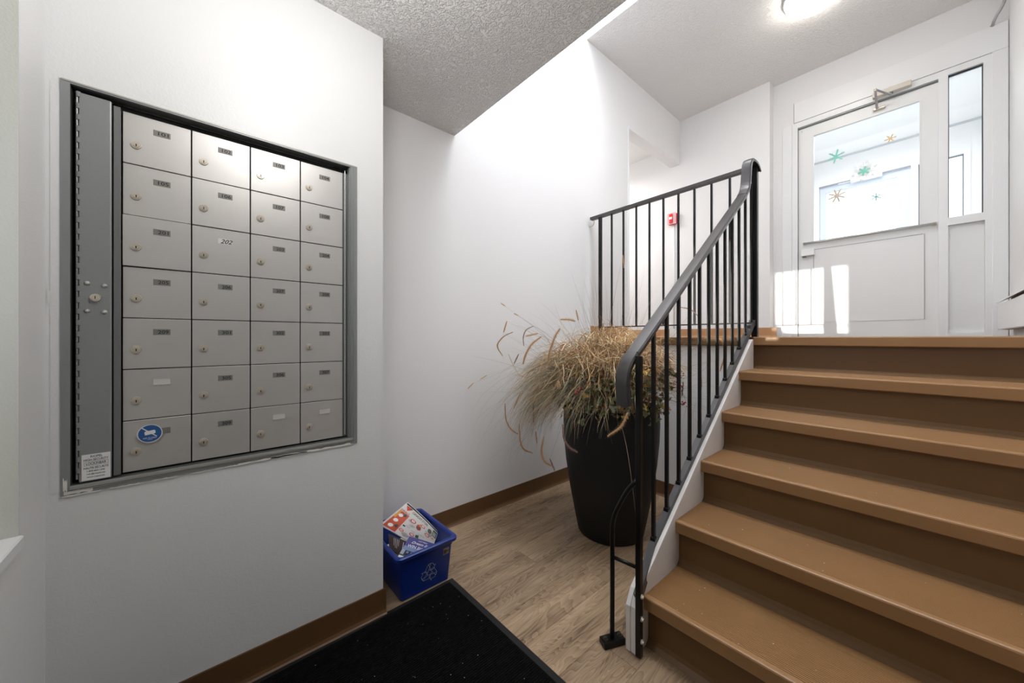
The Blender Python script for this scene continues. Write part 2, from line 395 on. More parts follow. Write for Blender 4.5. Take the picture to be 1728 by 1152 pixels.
# ------------------------------------------------------------------ staircase
stairs = tag(empty('staircase', (-0.15, 1.24, 0)), 'straight six-step staircase with ribbed tan rubber treads and risers darkened for shade', 'staircase')
def child(name, bm, m, par, smooth=False):
    o = obj(name, bm, m, par, smooth); o.matrix_parent_inverse = Matrix.Translation(-par.location); return o
RISE, RUN, Y0 = 0.19167, 0.258, 1.239
XL = -0.684
def tread(i):
    z = RISE*(i+1); y = Y0 + RUN*i; last = (i == 5)
    yb = y + RUN + 0.028 if not last else y + 0.16
    pts = [(y+0.004, z-0.050), (y, z-0.046), (y, z-0.006), (y+0.002, z-0.002), (y+0.006, z)]
    # ribs on the walking surface
    yy = y + 0.022; 
    while yy < yb - 0.05:
        pts += [(yy, z), (yy+0.0010, z-0.0022), (yy+0.0038, z-0.0022), (yy+0.0048, z)]; yy += 0.0076
    pts += [(yb, z), (yb, z-0.028), (y+0.035, z-0.028), (y+0.035, z-0.050)]
    return prism(BM(), pts, 'x', XL+0.0006, XR-0.001)
for i in range(6):
    z = RISE*(i+1); y = Y0 + RUN*i
    child('tread', tread(i), RUBBER, stairs)
    zb = RISE*i
    pts = [(y+0.034, z-0.0285), (y+0.034, zb+0.026), (y+0.029, zb+0.012), (y+0.016, zb+0.003), (y+0.012, zb+0.0005), (y+0.012, zb), (y+0.05, zb), (y+0.05, z-0.0285)]
    child('riser', prism(BM(), pts, 'x', XL+0.0006, XR-0.001), RISERM, stairs)
# stringer: two white boards side by side, painted, with the closed side below
SL = 0.706
def captop(y): return 0.272 + (y-1.293)*SL
for (xa, xb, dz, ye) in ((-0.7055, -0.684, 0.0, 1.188), (-0.724, -0.7065, 0.0, 1.186)):
    pts = [(ye, 0.001), (ye, captop(ye)-0.03), (ye+0.03, captop(ye+0.03)), (2.515, captop(2.515)), (2.535, captop(2.515)), (2.535, 0.001)]
    bm = prism(BM(), pts, 'x', xa, xb)
    bmesh.ops.bevel(bm, geom=bm.edges[:], offset=0.0012, segments=1, affect='EDGES')
    child('stringer', bm, STRG, stairs)

# ------------------------------------------------------------------ metal railing
rl = tag(empty('stair_railing', (-0.69, 1.19, 0)), 'black metal balustrade with charcoal handrail running up stairs and across landing', 'railing')
RX = -0.712
def bx(name, x0, x1, y0, y1, z0, z1, m=BLACKM, bev=0.0015): return child(name, bbox(x0, x1, y0, y1, z0, z1, bev), m, rl)
def hr(y):  # underside of the sloped handrail
    return 1.058 + (y-1.19)*0.745
def br(y):  # top of the sloped bottom rail
    return 0.343 + (y-1.3686)*0.7365
bx('newel_post', -0.6838, -0.6640, 1.181, 1.2010, 0.004, 1.078)
ylist = [1.3686 + 0.1113*k for k in range(12)]
for y in ylist:
    bm = bbox(RX-0.0065, RX+0.0065, y-0.0065, y+0.0065, br(y)-0.010, hr(y)-0.004)
    child('baluster', bm, BLACKM, rl)
    child('baluster_foot', bbox(RX-0.010, RX+0.010, y-0.011, y+0.011, br(y)-0.006, br(y)+0.010, 0.002), BLACKM, rl)
# bottom rail of the sloped run, curling over onto the upper newel
path = [(RX+0.026, 1.202, br(1.203)-0.02), (RX, 1.36, br(1.36)-0.02), (RX, 2.55, br(2.55)-0.02), (RX, 2.585, br(2.585)-0.018), (RX+0.004, 2.61, br(2.60)-0.012), (RX+0.008, 2.64, br(2.60)-0.012)]
child('bottom_rail', sweep(BM(), path, rectp(0.025, 0.036), up=Vector((0, 0, 1))), mat('grey_rail_enamel', (0.045, 0.042, 0.044), 0.38, bump=(90, 0.0003, 3)), rl)
# upper newel, runs from the landing to the handrail
bx('newel_post', -0.718, -0.687, 2.615, 2.646, ZL+0.0005, 2.215)
# handrail: broad moulded cap with turned-down side lips
cap = [(-0.026, -0.012), (-0.022, -0.012), (-0.021, -0.002), (0.021, -0.002), (0.022, -0.012), (0.026, -0.012), (0.027, 0.001), (0.022, 0.0075), (0.0, 0.010), (-0.022, 0.0075), (-0.027, 0.001)]
p = [(RX, 1.150, 0.900), (RX, 1.143, 0.955), (RX, 1.142, 0.992), (RX, 1.152, 1.029), (RX, 1.176, 1.058), (RX, 1.21, 1.086), (RX, 1.27, hr(1.27)+0.010), (RX, 1.8, hr(1.8)+0.008), (RX, 2.36, hr(2.36)+0.006), (RX, 2.42, 1.985), (RX, 2.462, 2.025), (RX, 2.482, 2.065), (RX, 2.494, 2.12), (RX, 2.503, 2.175), (RX+0.001, 2.517, 2.210), (RX+0.003, 2.545, 2.228), (RX+0.006, 2.59, 2.229), (RX+0.008, 2.635, 2.216), (RX+0.009, 2.665, 2.190)]
def sweep_yz(bm, path, prof):
    path = [Vector(q) for q in path]; rings = []
    for i, q in enumerate(path):
        t = (path[min(i+1, len(path)-1)] - path[max(i-1, 0)]).normalized()
        s = Vector((1, 0, 0)); n = s.cross(t).normalized()
        rings.append([bm.verts.new(q + s*a + n*b) for a, b in prof])
    m = len(prof)
    for r0, r1 in zip(rings, rings[1:]):
        for j in range(m): bm.faces.new((r0[j], r0[(j+1) % m], r1[(j+1) % m], r1[j]))
    bm.faces.new(rings[0]); bm.faces.new(rings[-1][::-1]); return bm
hro = child('handrail', sweep_yz(BM(), smooth_path(p, 4), cap), RAILM, rl, smooth=True)
mod = hro.modifiers.new('edges', 'EDGE_SPLIT'); mod.split_angle = math.radians(40)
# landing run
ZR = 2.148
child('landing_handrail', sweep(BM(), [(XA+0.02, 2.54, ZR+0.012), (-0.725, 2.54, ZR+0.026)], [(b, a) for a, b in rectp(0.022, 0.040)]), RAILM, rl)
child('landing_bottom_rail', bbox(XA+0.10, -0.70, 2.526, 2.554, 1.230, 1.238), BLACKM, rl)
bx('landing_post', -1.800, -1.776, 2.528, 2.552, ZL-0.05, ZR+0.0)
for xx in (-1.678, -1.571, -1.460, -1.353, -1.246, -1.138, -1.030, -0.922, -0.814):
    child('baluster', bbox(xx-0.006, xx+0.006, 2.534, 2.546, 1.236, ZR+0.005), BLACKM, rl)
# wall bracket of the landing handrail
bm = sweep(BM(), smooth_path([(XA+0.001, 2.54, ZR-0.045), (XA+0.02, 2.54, ZR-0.05), (XA+0.045, 2.54, ZR-0.035), (XA+0.05, 2.54, ZR)], 4), circ(0.005, 8), up=Vector((0, 1, 0)))
child('wall_bracket', bm, CHROME, rl, True)
# bent brace bar to a bolted foot, with a tie to the newel
bm = sweep(BM(), smooth_path([(-0.680, 1.190, 0.632), (-0.715, 1.182, 0.585), (-0.745, 1.176, 0.525), (-0.764, 1.172, 0.475), (-0.770, 1.170, 0.42), (-0.770, 1.170, 0.25), (-0.770, 1.168, 0.03)], 4), circ(0.0085, 10), up=Vector((0, 1, 0)))
child('brace_bar', bm, BLACKM, rl, True)
child('tie_bar', sweep(BM(), [(-0.768, 1.170, 0.325), (-0.684, 1.190, 0.318)], circ(0.007, 8)), BLACKM, rl, True)
fm = Matrix.Translation((-0.770, 1.170, 0)) @ Matrix.Rotation(math.radians(-24), 4, 'Z')
bm = bbox(-0.020, 0.020, -0.044, 0.044, 0.0005, 0.024, 0.002); bm.transform(fm)
fp = child('foot_plate', bm, BLACKM, rl)
for s in (-0.030, 0.030):
    bm = disc(BM(), (0, s, 0.024), (0, 0, 1), 0.0095, 0.0085, 0.003, 16); disc(bm, (0, s, 0.027), (0, 0, 1), 0.006, 0.006, 0.005, 6); bm.transform(fm)
    c = child('bolt', bm, mat('worn_bolt', (0.10, 0.08, 0.06), 0.4, metal=0.8), rl)
for z in (0.062, 0.142, 0.222):
    bm = disc(BM(), (-0.664, 1.191, z), (1, 0, 0), 0.008, 0.008, 0.004, 14); disc(bm, (-0.660, 1.191, z), (1, 0, 0), 0.0055, 0.0048, 0.004, 6)
    child('bolt', bm, CHROME, rl)

# ------------------------------------------------------------------ mailbox panel
mb = tag(empty('mailbox_panel', (XM, 0.10, 0.731)), 'recessed aluminium apartment mailbox panel of twenty-eight locked doors in white wall', 'mailbox')
XD = -1.500     # door faces
k = 0.012/1.478
def Sy(v): return v*(1+abs(XD-XM)/abs(XM))
bm = BM()
# outer flange and the jamb behind it, painted dark for the shade inside
slab_holes('x', XM-0.001, XM+0.004, -0.268, 0.475, 0.729, 1.817, [(-0.2515, 0.450, 0.7525, 1.8085)], bm)
child('frame', bm, GREYM, mb)
child('jamb', slab_holes('x', XD-0.012, XM-0.0012, -0.2605, 0.4665, 0.7365, 1.8090, [(-0.2515, 0.450, 0.7525, 1.8075)]), mat('shadow_grey_jamb', (0.10, 0.10, 0.098), 0.5, metal=0.3), mb)
# ridges along the right jamb and the sill
bm = BM()
for yy in (0.4510, 0.4550, 0.4610): box(bm, XM+0.0040, XM+0.0055, yy, yy+0.0018, 0.74, 1.81)
child('frame_ridges', bm, GREYM, mb)
LIP = mat('lip_highlight_metal', (0.42, 0.42, 0.40), 0.45, metal=0.3)  # lighter metal paints a highlight along the sill and top lip
for q in ((XM+0.0040, XM+0.0075, -0.2515, 0.458, 0.7440, 0.7515), (XM+0.0040, XM+0.0060, -0.2515, 0.458, 0.7395, 0.7415), (XM+0.0040, XM+0.0055, -0.266, 0.473, 1.8125, 1.8165)):
    child('frame_lip', bbox(*q), LIP, mb)
child('jamb', bbox(XD-0.004, XM-0.0015, 0.4462, 0.4510, 0.7535, 1.8070), GREYM, mb)
child('hinge_strip', bbox(XD-0.008, XD-0.003, 0.4305, 0.4455, 0.757, 1.789), GREYD, mb)
child('cavity', bbox(XD-0.09, XD-0.02, -0.26, 0.466, 0.737, 1.808), DARK, mb)
child('back_plate', bbox(XD-0.016, XD-0.009, -0.170, 0.440, 0.7535, 1.800), DARK, mb)
rows = [1.7885, 1.6420, 1.4945, 1.347, 1.199, 1.0515, 0.904, 0.757]
cols = [-0.1615, -0.0135, 0.1350, 0.2835, 0.4300]
nums = [['101','102','103','104'],['105','106','107','108'],['201','202','203','204'],['205','206','207','208'],['209','301','302','303'],['','305','306','307'],['*','309','','']]
off = {(0,2): 0.004, (1,0): 0.0, (1,1): 0.0012, (0,4): 0.0015, (1,5): 0.001}
tilt = {(0,2): 0.010, (3,0): -0.004, (2,2): 0.003, (0,5): 0.004, (0,6): 0.007}
BLANK = mat('blank_plate', (0.70, 0.69, 0.67), 0.5, metal=0.2)
for r in range(7):
    for c in range(4):
        y0, y1, z1, z0 = cols[c]+0.0016, cols[c+1]-0.0016, rows[r]-0.0013, rows[r+1]+0.0013
        dx = off.get((c, r), random.uniform(-0.0006, 0.0006))
        bm = bbox(XD-0.008, XD, y0, y1, z0, z1, 0.0009)
        T = Matrix.Translation((XD, (y0+y1)/2, (z0+z1)/2)) 
        Rm = Matrix.Rotation(tilt.get((c, r), random.uniform(-0.0015, 0.0015)), 4, 'Y') @ Matrix.Rotation(tilt.get((c, r), random.uniform(-0.0015, 0.0015)), 4, 'Z')
        M = Matrix.Translation((dx, 0, 0)) @ T @ Rm @ T.inverted()
        bm.transform(M)
        d = child('door', bm, STEEL, mb)
        w_, h_ = y1-y0, z1-z0
        def sub(name, bm2, m2):
            bm2.transform(M); return obj(name, bm2, m2, d)
        ly, lz = y0 + w_*0.185, z0 + h_*0.385
        b2 = disc(BM(), (XD-0.001, ly, lz), (1, 0, 0), 0.0115, 0.0105, 0.0045, 24)
        disc(b2, (XD+0.003, ly, lz), (1, 0, 0), 0.0075, 0.0070, 0.0025, 20)
        sub('lock', b2, CHROME)
        sub('keyhole', prism(BM(), [(ly-0.0008, lz-0.005), (ly+0.0014, lz-0.005), (ly+0.0016, lz+0.002), (ly-0.0010, lz+0.002)], 'x', XD+0.005, XD+0.0059), INK)
        py, pz = y0 + w_*0.555, z0 + h_*0.735
        n = nums[r][c]
        pmat = {'202': PAPER, '': BLANK}.get(n, PLATE)
        pl = sub('number_plate', bbox(XD-0.0004, XD+0.0007, py-0.0185, py+0.0185, pz-0.0085, pz+0.0085, 0.0002), pmat)
        if n == '': 
            pl['label'] = 'blank number plate'
            sub('plate_rim', slab_holes('x', XD, XD+0.0016, py-0.020, py+0.020, pz-0.010, pz+0.010, [(py-0.0185, py+0.0185, pz-0.0085, pz+0.0085)]), STEEL)
        elif n == '202': pl['label'] = 'handwritten white paper number 202'
        if n and n != '*':
            b2 = BM(); ww = 0.0115 if n != '202' else 0.0155; hh = 0.0052 if n != '202' else 0.0068
            add_text(b2, n, lambda u, v: (XD+0.0011, py+u, pz+v), -ww+0.003, ww+0.003, -hh, hh, shear=0.35 if n == '202' else 0)
            sub('number', b2, INK)
# blue no-flyers sticker over the number plate of the lowest left door
sy, sz = -0.1045, 0.862
def ell(rx, rz, n=36): return [(rx*math.cos(2*math.pi*i/n), rz*math.sin(2*math.pi*i/n)) for i in range(n)]
BLUES = mat('sticker_blue', (0.022, 0.105, 0.32), 0.45)
bm = BM(); fn = lambda u, v: (XD+0.0064, sy+u, sz+v)
add_poly(bm, ell(0.0265, 0.0265), fn, 0)
add_poly(bm, ell(0.0245, 0.0245), lambda u, v: (XD+0.0067, sy+u, sz+v), 1)
f2 = lambda u, v: (XD+0.0070, sy+u, sz+v)
a = math.radians(-42); ca, sa = math.cos(a), math.sin(a)
def rotp(pts, an, cx=0, cy=0):
    c_, s_ = math.cos(an), math.sin(an); return [(cx+x*c_-y*s_, cy+x*s_+y*c_) for x, y in pts]
add_poly(bm, rotp([(-0.0225,-0.0012),(0.0195,-0.0012),(0.0195,0.0012),(-0.0225,0.0012)], a, 0, 0.003), f2, 0)
f3 = lambda u, v: (XD+0.0073, sy+u, sz+v)
add_poly(bm, rotp([(-0.011,-0.0055),(0.009,-0.0055),(0.0115,-0.003),(0.0115,0.004),(0.009,0.0055),(-0.009,0.0055),(-0.0115,0.003)], math.radians(8), 0, 0.003), f3, 0)
add_text(bm, 'NO FLYERS', f2, -0.014, 0.014, -0.0145, -0.0110)
add_text(bm, 'PLEASE', f2, -0.005, 0.005, -0.0178, -0.0158)
o = child('sticker', bm, [WHITEI, BLUES], mb); o['label'] = 'round blue NO FLYERS sticker'
# locking bar with piano hinge, studs, cylinder lock and maker's sticker
XB = XM - 0.004
child('locking_bar', bbox(XB-0.010, XB, -0.2385, -0.1790, 0.755, 1.797, 0.003, 2), GREYM, mb)
child('bar_channel', bbox(XB-0.016, XB-0.006, -0.1765, -0.1625, 0.757, 1.790, 0.001), GREYD, mb)
bm = BM(); z = 0.765; i = 0
while z < 1.785:
    sweep(bm, [(XB-0.003, -0.2415, z), (XB-0.003, -0.2415, z+0.0145)], circ(0.0022, 8), up=Vector((0, 1, 0)))
    if i % 2: box(bm, XB-0.001, XB+0.0006, -0.2405, -0.2350, z+0.0005, z+0.014)
    z += 0.0152; i += 1
h = child('hinge', bm, GREYM, mb); h['kind'] = 'stuff'
bm = BM(); z = 0.765
while z < 1.78:
    sweep(bm, [(XD+0.002, 0.4365, z), (XD+0.002, 0.4365, z+0.0185)], circ(0.0022, 8), up=Vector((0, 1, 0))); z += 0.0195
h = child('hinge', bm, STEEL, mb); h['kind'] = 'stuff'
cy = -0.2070
for dy, zz in ((-0.0165, 1.2885), (0.0145, 1.2845), (-0.0165, 1.2140), (0.0145, 1.2125)):
    bm = disc(BM(), (XB, cy+dy, zz), (1, 0, 0), 0.0062, 0.0052, 0.0018, 16); disc(bm, (XB+0.0018, cy+dy, zz), (1, 0, 0), 0.0052, 0.002, 0.0014, 16)
    child('rivet', bm, STEEL, mb, True)
bm = disc(BM(), (XB, cy-0.001, 1.251), (1, 0, 0), 0.0105, 0.0100, 0.007, 24); disc(bm, (XB+0.007, cy-0.001, 1.251), (1, 0, 0), 0.0070, 0.0065, 0.0015, 20)
child('cylinder_lock', bm, CHROME, mb)
child('keyhole', bbox(XB+0.0085, XB+0.0092, cy-0.0018, cy-0.0002, 1.247, 1.255), INK, mb)
bm = BM(); y0, y1, z0, z1 = -0.2330, -0.1810, 0.7585, 0.8280
box(bm, XB+0.0003, XB+0.0007, y0, y1, z0, z1, 0)
fn = lambda u, v: (XB+0.0010, y0+u*(y1-y0), z0+v*(z1-z0))
for s, u0, u1, v0, v1 in (('RIOPEL', .30, .72, .865, .955), ('HIGH SECURITY', .07, .93, .740, .825), ('LOCKINBAR', .15, .85, .590, .685), ('HAUTE SÉCURITÉ', .07, .93, .430, .530),
                          ('1-800-663-1296', .18, .80, .315, .385), ('info@riopel.net', .18, .82, .195, .270), ('www.riopel.net', .18, .80, .080, .150)):
    add_text(bm, s, fn, u0, u1, v0, v1, 1)
for a_, b_, c_, d_ in ((.08,.92,.56,.568),(.08,.92,.705,.713),(.08,.09,.56,.713),(.91,.92,.56,.713)):
    add_poly(bm, [(a_,c_),(b_,c_),(b_,d_),(a_,d_)], fn, 1)
o = child('sticker', bm, [WHITEI, INK], mb); o['label'] = 'white high security label with black print'
# ragged paint and plaster along the flange
bm = BM()
def ragged(y0, y1, z0, z1, n, x):
    top, bot = [], []
    for i in range(n+1):
        t = i/n; j = random.uniform(-0.3, 0.3)*(z1-z0)*(0 < i < n)
        top.append((y0+(y1-y0)*t, z1+j)); bot.append((y0+(y1-y0)*t, z0+random.uniform(-0.25, 0.25)*(z1-z0)*(0 < i < n)))
    add_poly(bm, top + bot[::-1], lambda u, v: (x, u, v))
for i in range(9):
    a_ = -0.265 + i*0.083; ragged(a_, a_+0.07+random.uniform(-0.02, 0.012), 0.7265, 0.7295, 14, XM+0.0046)
ragged(-0.262, -0.212, 0.7315, 0.7405, 8, XM+0.0047); ragged(0.19, 0.45, 0.7275, 0.7335, 20, XM+0.0047)
ragged(-0.2635, -0.256, 0.742, 0.775, 6, XM+0.0047); ragged(0.10, 0.30, 0.7275, 0.7320, 14, XM+0.0047)
ragged(-0.268, 0.475, 1.8155, 1.820, 40, XM+0.0047)
o = child('paint_chips', bm, PLASTER, mb); o['kind'] = 'stuff'
# feathered wall filler round the left edge of the panel
bm = BM()
def strip(pts, x0, x1):
    add_poly(bm, pts, lambda u, v: (x1, u, v))
left = [(-0.2665+random.uniform(-0.0015, 0.0012), 0.742+i*0.052) for i in range(21)]
strip([(-0.285, 0.74)] + left + [(-0.285, 1.80), ][:1], XM, XM+0.0012)
bm2 = bm
add_poly(bm2, [(-0.2905, 1.262), (-0.2865, 1.268), (-0.2835, 1.256), (-0.2855, 1.228), (-0.2895, 1.236)], lambda u, v: (XM+0.002, u, v))
st('wall_left_filler', bm2, WALL2)

# ------------------------------------------------------------------ blue recycling bin
bn = tag(empty('recycling_bin', (-1.64, 0.78, 0)), 'blue plastic recycling bin with white arrows symbol, full of flyers', 'bin')
def rring(x0, x1, y0, y1, z, r, n=5):
    pts = []
    for cx, cy_, a0 in ((x1-r, y1-r, 0), (x0+r, y1-r, 90), (x0+r, y0+r, 180), (x1-r, y0+r, 270)):
        for i in range(n+1):
            a_ = math.radians(a0 + 90*i/n); pts.append((cx+r*math.cos(a_), cy_+r*math.sin(a_), z))
    return pts
def loft(bm, rings, closed=True):
    R = [[bm.verts.new(p) for p in r] for r in rings]; n = len(R[0])
    for a_, b_ in zip(R, R[1:]):
        for i in range(n): bm.faces.new((a_[i], a_[(i+1) % n], b_[(i+1) % n], b_[i]))
    return R
bX0, bX1, bY0, bY1 = -1.800, -1.487, 0.662, 0.900     # foot
tX0, tX1, tY0, tY1 = -1.818, -1.470, 0.648, 0.914     # under the rim
def lerp(a_, b_, t): return a_+(b_-a_)*t
BZ = 0.208
def ringat(z, ins=0.0, r=0.014):
    t = z/BZ; return rring(lerp(bX0,tX0,t)+ins, lerp(bX1,tX1,t)-ins, lerp(bY0,tY0,t)+ins, lerp(bY1,tY1,t)-ins, z, r)
bm = BM()
rings = [ringat(0.0005, 0.004, 0.010), ringat(0.004), ringat(0.09), ringat(0.172, 0, 0.016), ringat(0.173, -0.004, 0.018), ringat(0.187, -0.005, 0.018), ringat(0.188, -0.015, 0.022), ringat(0.192, -0.018, 0.024), ringat(BZ-0.004, -0.018, 0.024), ringat(BZ, -0.013, 0.022), ringat(BZ, -0.002, 0.018), ringat(BZ-0.006, 0.003, 0.016), ringat(0.10, 0.003), ringat(0.006, 0.004)]
R = loft(bm, rings); bm.faces.new(R[0]); bm.faces.new(R[-1])
o = child('tub', bm, BLUEP, bn, smooth=True); md = o.modifiers.new('edges', 'EDGE_SPLIT'); md.split_angle = math.radians(35)
# recycling arrows, white outlines on the long face
bm = BM()
fx = lambda u, v: (lerp(bX1, tX1, v/BZ)+0.0010, u, v)
def outline(pts, wd=0.0011):
    n = len(pts)
    for i in range(n):
        a_, b_ = Vector(pts[i]), Vector(pts[(i+1) % n]); d_ = (b_-a_).normalized(); nn = Vector((-d_.y, d_.x))*wd/2
        a2, b2_ = a_-d_*wd/2, b_+d_*wd/2
        add_poly(bm, [tuple(a2-nn), tuple(b2_-nn), tuple(b2_+nn), tuple(a2+nn)], fx)
cx, cz, s = 0.794, 0.079, 0.0425
tail = [(-0.62, 0.10), (-0.18, 0.92), (0.18, 0.92), (-0.26, -0.10)]
tail = [(-0.60, 0.22), (-0.22, 0.90), (0.14, 0.98), (-0.24, 0.02)]
head = [(-0.18, 0.94), (0.34, 0.94), (0.54, 0.60), (0.70, 0.68), (0.44, 0.20), (-0.04, 0.26), (0.14, 0.36), (-0.02, 0.62)]
for q in range(3):
    a_ = -q*2*math.pi/3
    for poly in (tail, head): outline([(cx+s*(x*math.cos(a_)-y*math.sin(a_))*0.98, cz+s*(x*math.sin(a_)+y*math.cos(a_))) for x, y in poly])
o = child('recycling_symbol', bm, WHITEI, bn); o['label'] = 'white outlined triangle of three chasing arrows'
bm = BM(); add_poly(bm, [(0.862,0.132),(0.892,0.132),(0.892,0.163),(0.862,0.163)], lambda u, v: (lerp(bX1,tX1,v/BZ)+0.0010, u, v), 0)
add_poly(bm, [(0.864,0.136),(0.878,0.136),(0.878,0.155),(0.864,0.155)], lambda u, v: (lerp(bX1,tX1,v/BZ)+0.0014, u, v), 1)
add_poly(bm, [(0.878,0.141),(0.890,0.141),(0.890,0.152),(0.878,0.152)], lambda u, v: (lerp(bX1,tX1,v/BZ)+0.0014, u, v), 2)
o = child('label_patch', bm, [mat('patch_grey', (0.25,0.25,0.3), 0.5), mat('patch_brown', (0.12,0.03,0.02), 0.5), mat('patch_green', (0.10,0.13,0.03), 0.5)], bn)
o['label'] = 'small printed label under the rim'

# flyers: curved sheets carried by a patch function, print lying on them
def patch(T, Rr, BR, L, bulge=0.0):
    T, Rr, BR, L = map(Vector, (T, Rr, BR, L))
    nrm = (Rr-T).cross(L-T).normalized()
    if nrm.dot(-T + Vector((0, 0, EYE))) < 0: nrm = -nrm
    def f(u, v, lift=0.0):
        p_ = T*(1-u)*(1-v) + Rr*u*(1-v) + BR*u*v + L*(1-u)*v
        return p_ + nrm*(lift + bulge*math.sin(math.pi*min(max(u, 0), 1))*math.sin(math.pi*(0.15+0.7*min(max(v, 0), 1))))
    return f
def sheet(name, f, m, th=0.0016, n=10, label=None, thick_pages=1):
    bm = BM(); G = [[bm.verts.new(f(i/n, j/n)) for j in range(n+1)] for i in range(n+1)]; H = [[bm.verts.new(f(i/n, j/n, -th)) for j in range(n+1)] for i in range(n+1)]
    for i in range(n):
        for j in range(n):
            bm.faces.new((G[i][j], G[i+1][j], G[i+1][j+1], G[i][j+1])); bm.faces.new((H[i][j], H[i][j+1], H[i+1][j+1], H[i+1][j]))
    for i in range(n):
        for a_, b_ in (((i,0),(i+1,0)), ((i,n),(i+1,n)), ((0,i),(0,i+1)), ((n,i),(n,i+1))):
            bm.faces.new((G[a_[0]][a_[1]], G[b_[0]][b_[1]], H[b_[0]][b_[1]], H[a_[0]][a_[1]]))
    return tag(obj(name, bm, m), label, 'flyer', 'flyers thrown in the recycling bin')
def gridquad(bm, f, u0, u1, v0, v1, lift, mi, n=5):
    G = [[bm.verts.new(f(u0+(u1-u0)*i/n, v0+(v1-v0)*j/n, lift)) for j in range(n+1)] for i in range(n+1)]
    for i in range(n):
        for j in range(n): bm.faces.new((G[i][j], G[i+1][j], G[i+1][j+1], G[i][j+1])).material_index = mi
def blob(bm, f, u, v, ru, rv, lift, mi, n=18, jit=0.0):
    add_poly(bm, [(u+ru*math.cos(2*math.pi*i/n)*(1+random.uniform(-jit, jit)), v+rv*math.sin(2*math.pi*i/n)*(1+random.uniform(-jit, jit))) for i in range(n)], lambda a_, b_: f(a_, b_, lift), mi)
f = patch(onX(688, 847, -1.725), onX(739.5, 897, -1.610), onX(726, 936, -1.600), onX(641, 885, -1.640), 0.010)
np_ = sheet('newspaper_flyer', f, PAPER, 0.005, label='white sale flyer with red blocks sticking highest out of the blue bin')
GRN = mat('print_green', (0.06, 0.12, 0.10), 0.5); ORG = mat('print_orange', (0.75, 0.33, 0.04), 0.5); GRYI = mat('print_grey', (0.16, 0.14, 0.13), 0.6); LG = mat('print_light_grey', (0.42, 0.40, 0.39), 0.6); PRED = mat('print_red_orange', (0.62, 0.10, 0.05), 0.5)
bm = BM()
gridquad(bm, f, 0.02, 0.97, 0.022, 0.068, 0.0006, 1, 8)            # dark strip on the top edge
gridquad(bm, f, 0.03, 0.26, 0.335, 0.97, 0.0006, 0)                # red block
gridquad(bm, f, 0.03, 0.075, 0.335, 0.60, 0.0010, 3)
add_text(bm, 'DEALS', lambda a_, b_: f(a_, b_, 0.0012), 0.03, 0.24, 0.325, 0.265, 0)
for u, v in ((0.12, 0.46), (0.12, 0.66), (0.12, 0.86)): blob(bm, f, u, v, 0.045, 0.055, 0.0012, 5)
for u, v in ((0.19, 0.40), (0.20, 0.80)): blob(bm, f, u, v, 0.03, 0.05, 0.0014, 2, jit=0.3)
add_poly(bm, [(0.05, 0.09), (0.23, 0.09), (0.14, 0.235)], lambda a_, b_: f(a_, b_, 0.0010), 6)
blob(bm, f, 0.185, 0.105, 0.025, 0.022, 0.0013, 2)
add_text(bm, "CANADA'S STORE", lambda a_, b_: f(a_, b_, 0.0010), 0.26, 0.70, 0.205, 0.115, 1)
for u, v, r in ((0.39, 0.395, 0.065), (0.621, 0.317, 0.055), (0.78, 0.472, 0.058), (0.32, 0.83, 0.045), (0.52, 0.78, 0.05)):
    blob(bm, f, u, v, r, r*0.95, 0.0010, 6); blob(bm, f, u, v, r*0.66, r*0.62, 0.0013, 5)
    add_text(bm, '99', lambda a_, b_: f(a_, b_, 0.0016), u-r*0.4, u+r*0.4, v+r*0.3, v-r*0.3, 6)
blob(bm, f, 0.56, 0.47, 0.06, 0.07, 0.0010, 4, jit=0.35); blob(bm, f, 0.53, 0.41, 0.03, 0.04, 0.0013, 0, jit=0.3); blob(bm, f, 0.575, 0.50, 0.04, 0.03, 0.0013, 6, jit=0.3)
blob(bm, f, 0.565, 0.345, 0.03, 0.03, 0.0010, 3, jit=0.4)
blob(bm, f, 0.80, 0.275, 0.055, 0.085, 0.0010, 4); blob(bm, f, 0.84, 0.39, 0.05, 0.05, 0.0011, 7, jit=0.2)
gridquad(bm, f, 0.87, 0.985, 0.10, 0.34, 0.0008, 2)
for q in range(4): gridquad(bm, f, 0.89+0.02*q, 0.898+0.02*q, 0.16, 0.32, 0.0012, 5, 2)
blob(bm, f, 0.92, 0.42, 0.03, 0.03, 0.0012, 3, jit=0.3)
for u, v in ((0.36, 0.55), (0.40, 0.52), (0.33, 0.62), (0.60, 0.62), (0.66, 0.60), (0.70, 0.36), (0.46, 0.66), (0.30, 0.42), (0.44, 0.87)):
    for q in range(3): gridquad(bm, f, u, u+0.09, v+0.018*q, v+0.006+0.018*q, 0.0009, 7, 1)
gridquad(bm, f, 0.28, 0.33, 0.66, 0.70, 0.001, 1, 1)
blob(bm, f, 0.42, 0.90, 0.07, 0.05, 0.001, 7, jit=0.3); blob(bm, f, 0.62, 0.74, 0.04, 0.05, 0.001, 2, jit=0.4)
obj('print', bm, [PRED, INK, GRN, ORG, GRYI, WHITEI, RED, LG], np_)
f = patch(onX(655.6, 900.4, -1.600), onX(686, 913, -1.570), onX(680, 937, -1.545), onX(657, 926, -1.575), 0.003)
lf = sheet('leaflet', f, mat('brown_leaflet', (0.055, 0.035, 0.033), 0.5), 0.001, label='dark brown leaflet with white lines of print between two bigger flyers')
bm = BM()
for q, L_ in enumerate((0.62, 0.78, 0.78, 0.55)): gridquad(bm, f, 0.30+0.09*q, 0.318+0.09*q, 0.12, 0.12+L_*0.8, 0.0008, 0, 3)
gridquad(bm, f, 0.84, 0.87, 0.15, 0.65, 0.0008, 0, 3)
obj('print', bm, [WHITEI], lf)
f = patch(onX(691, 904.6, -1.575), onX(735, 918, -1.545), onX(712, 958, -1.500), onX(670, 941, -1.510), 0.004)
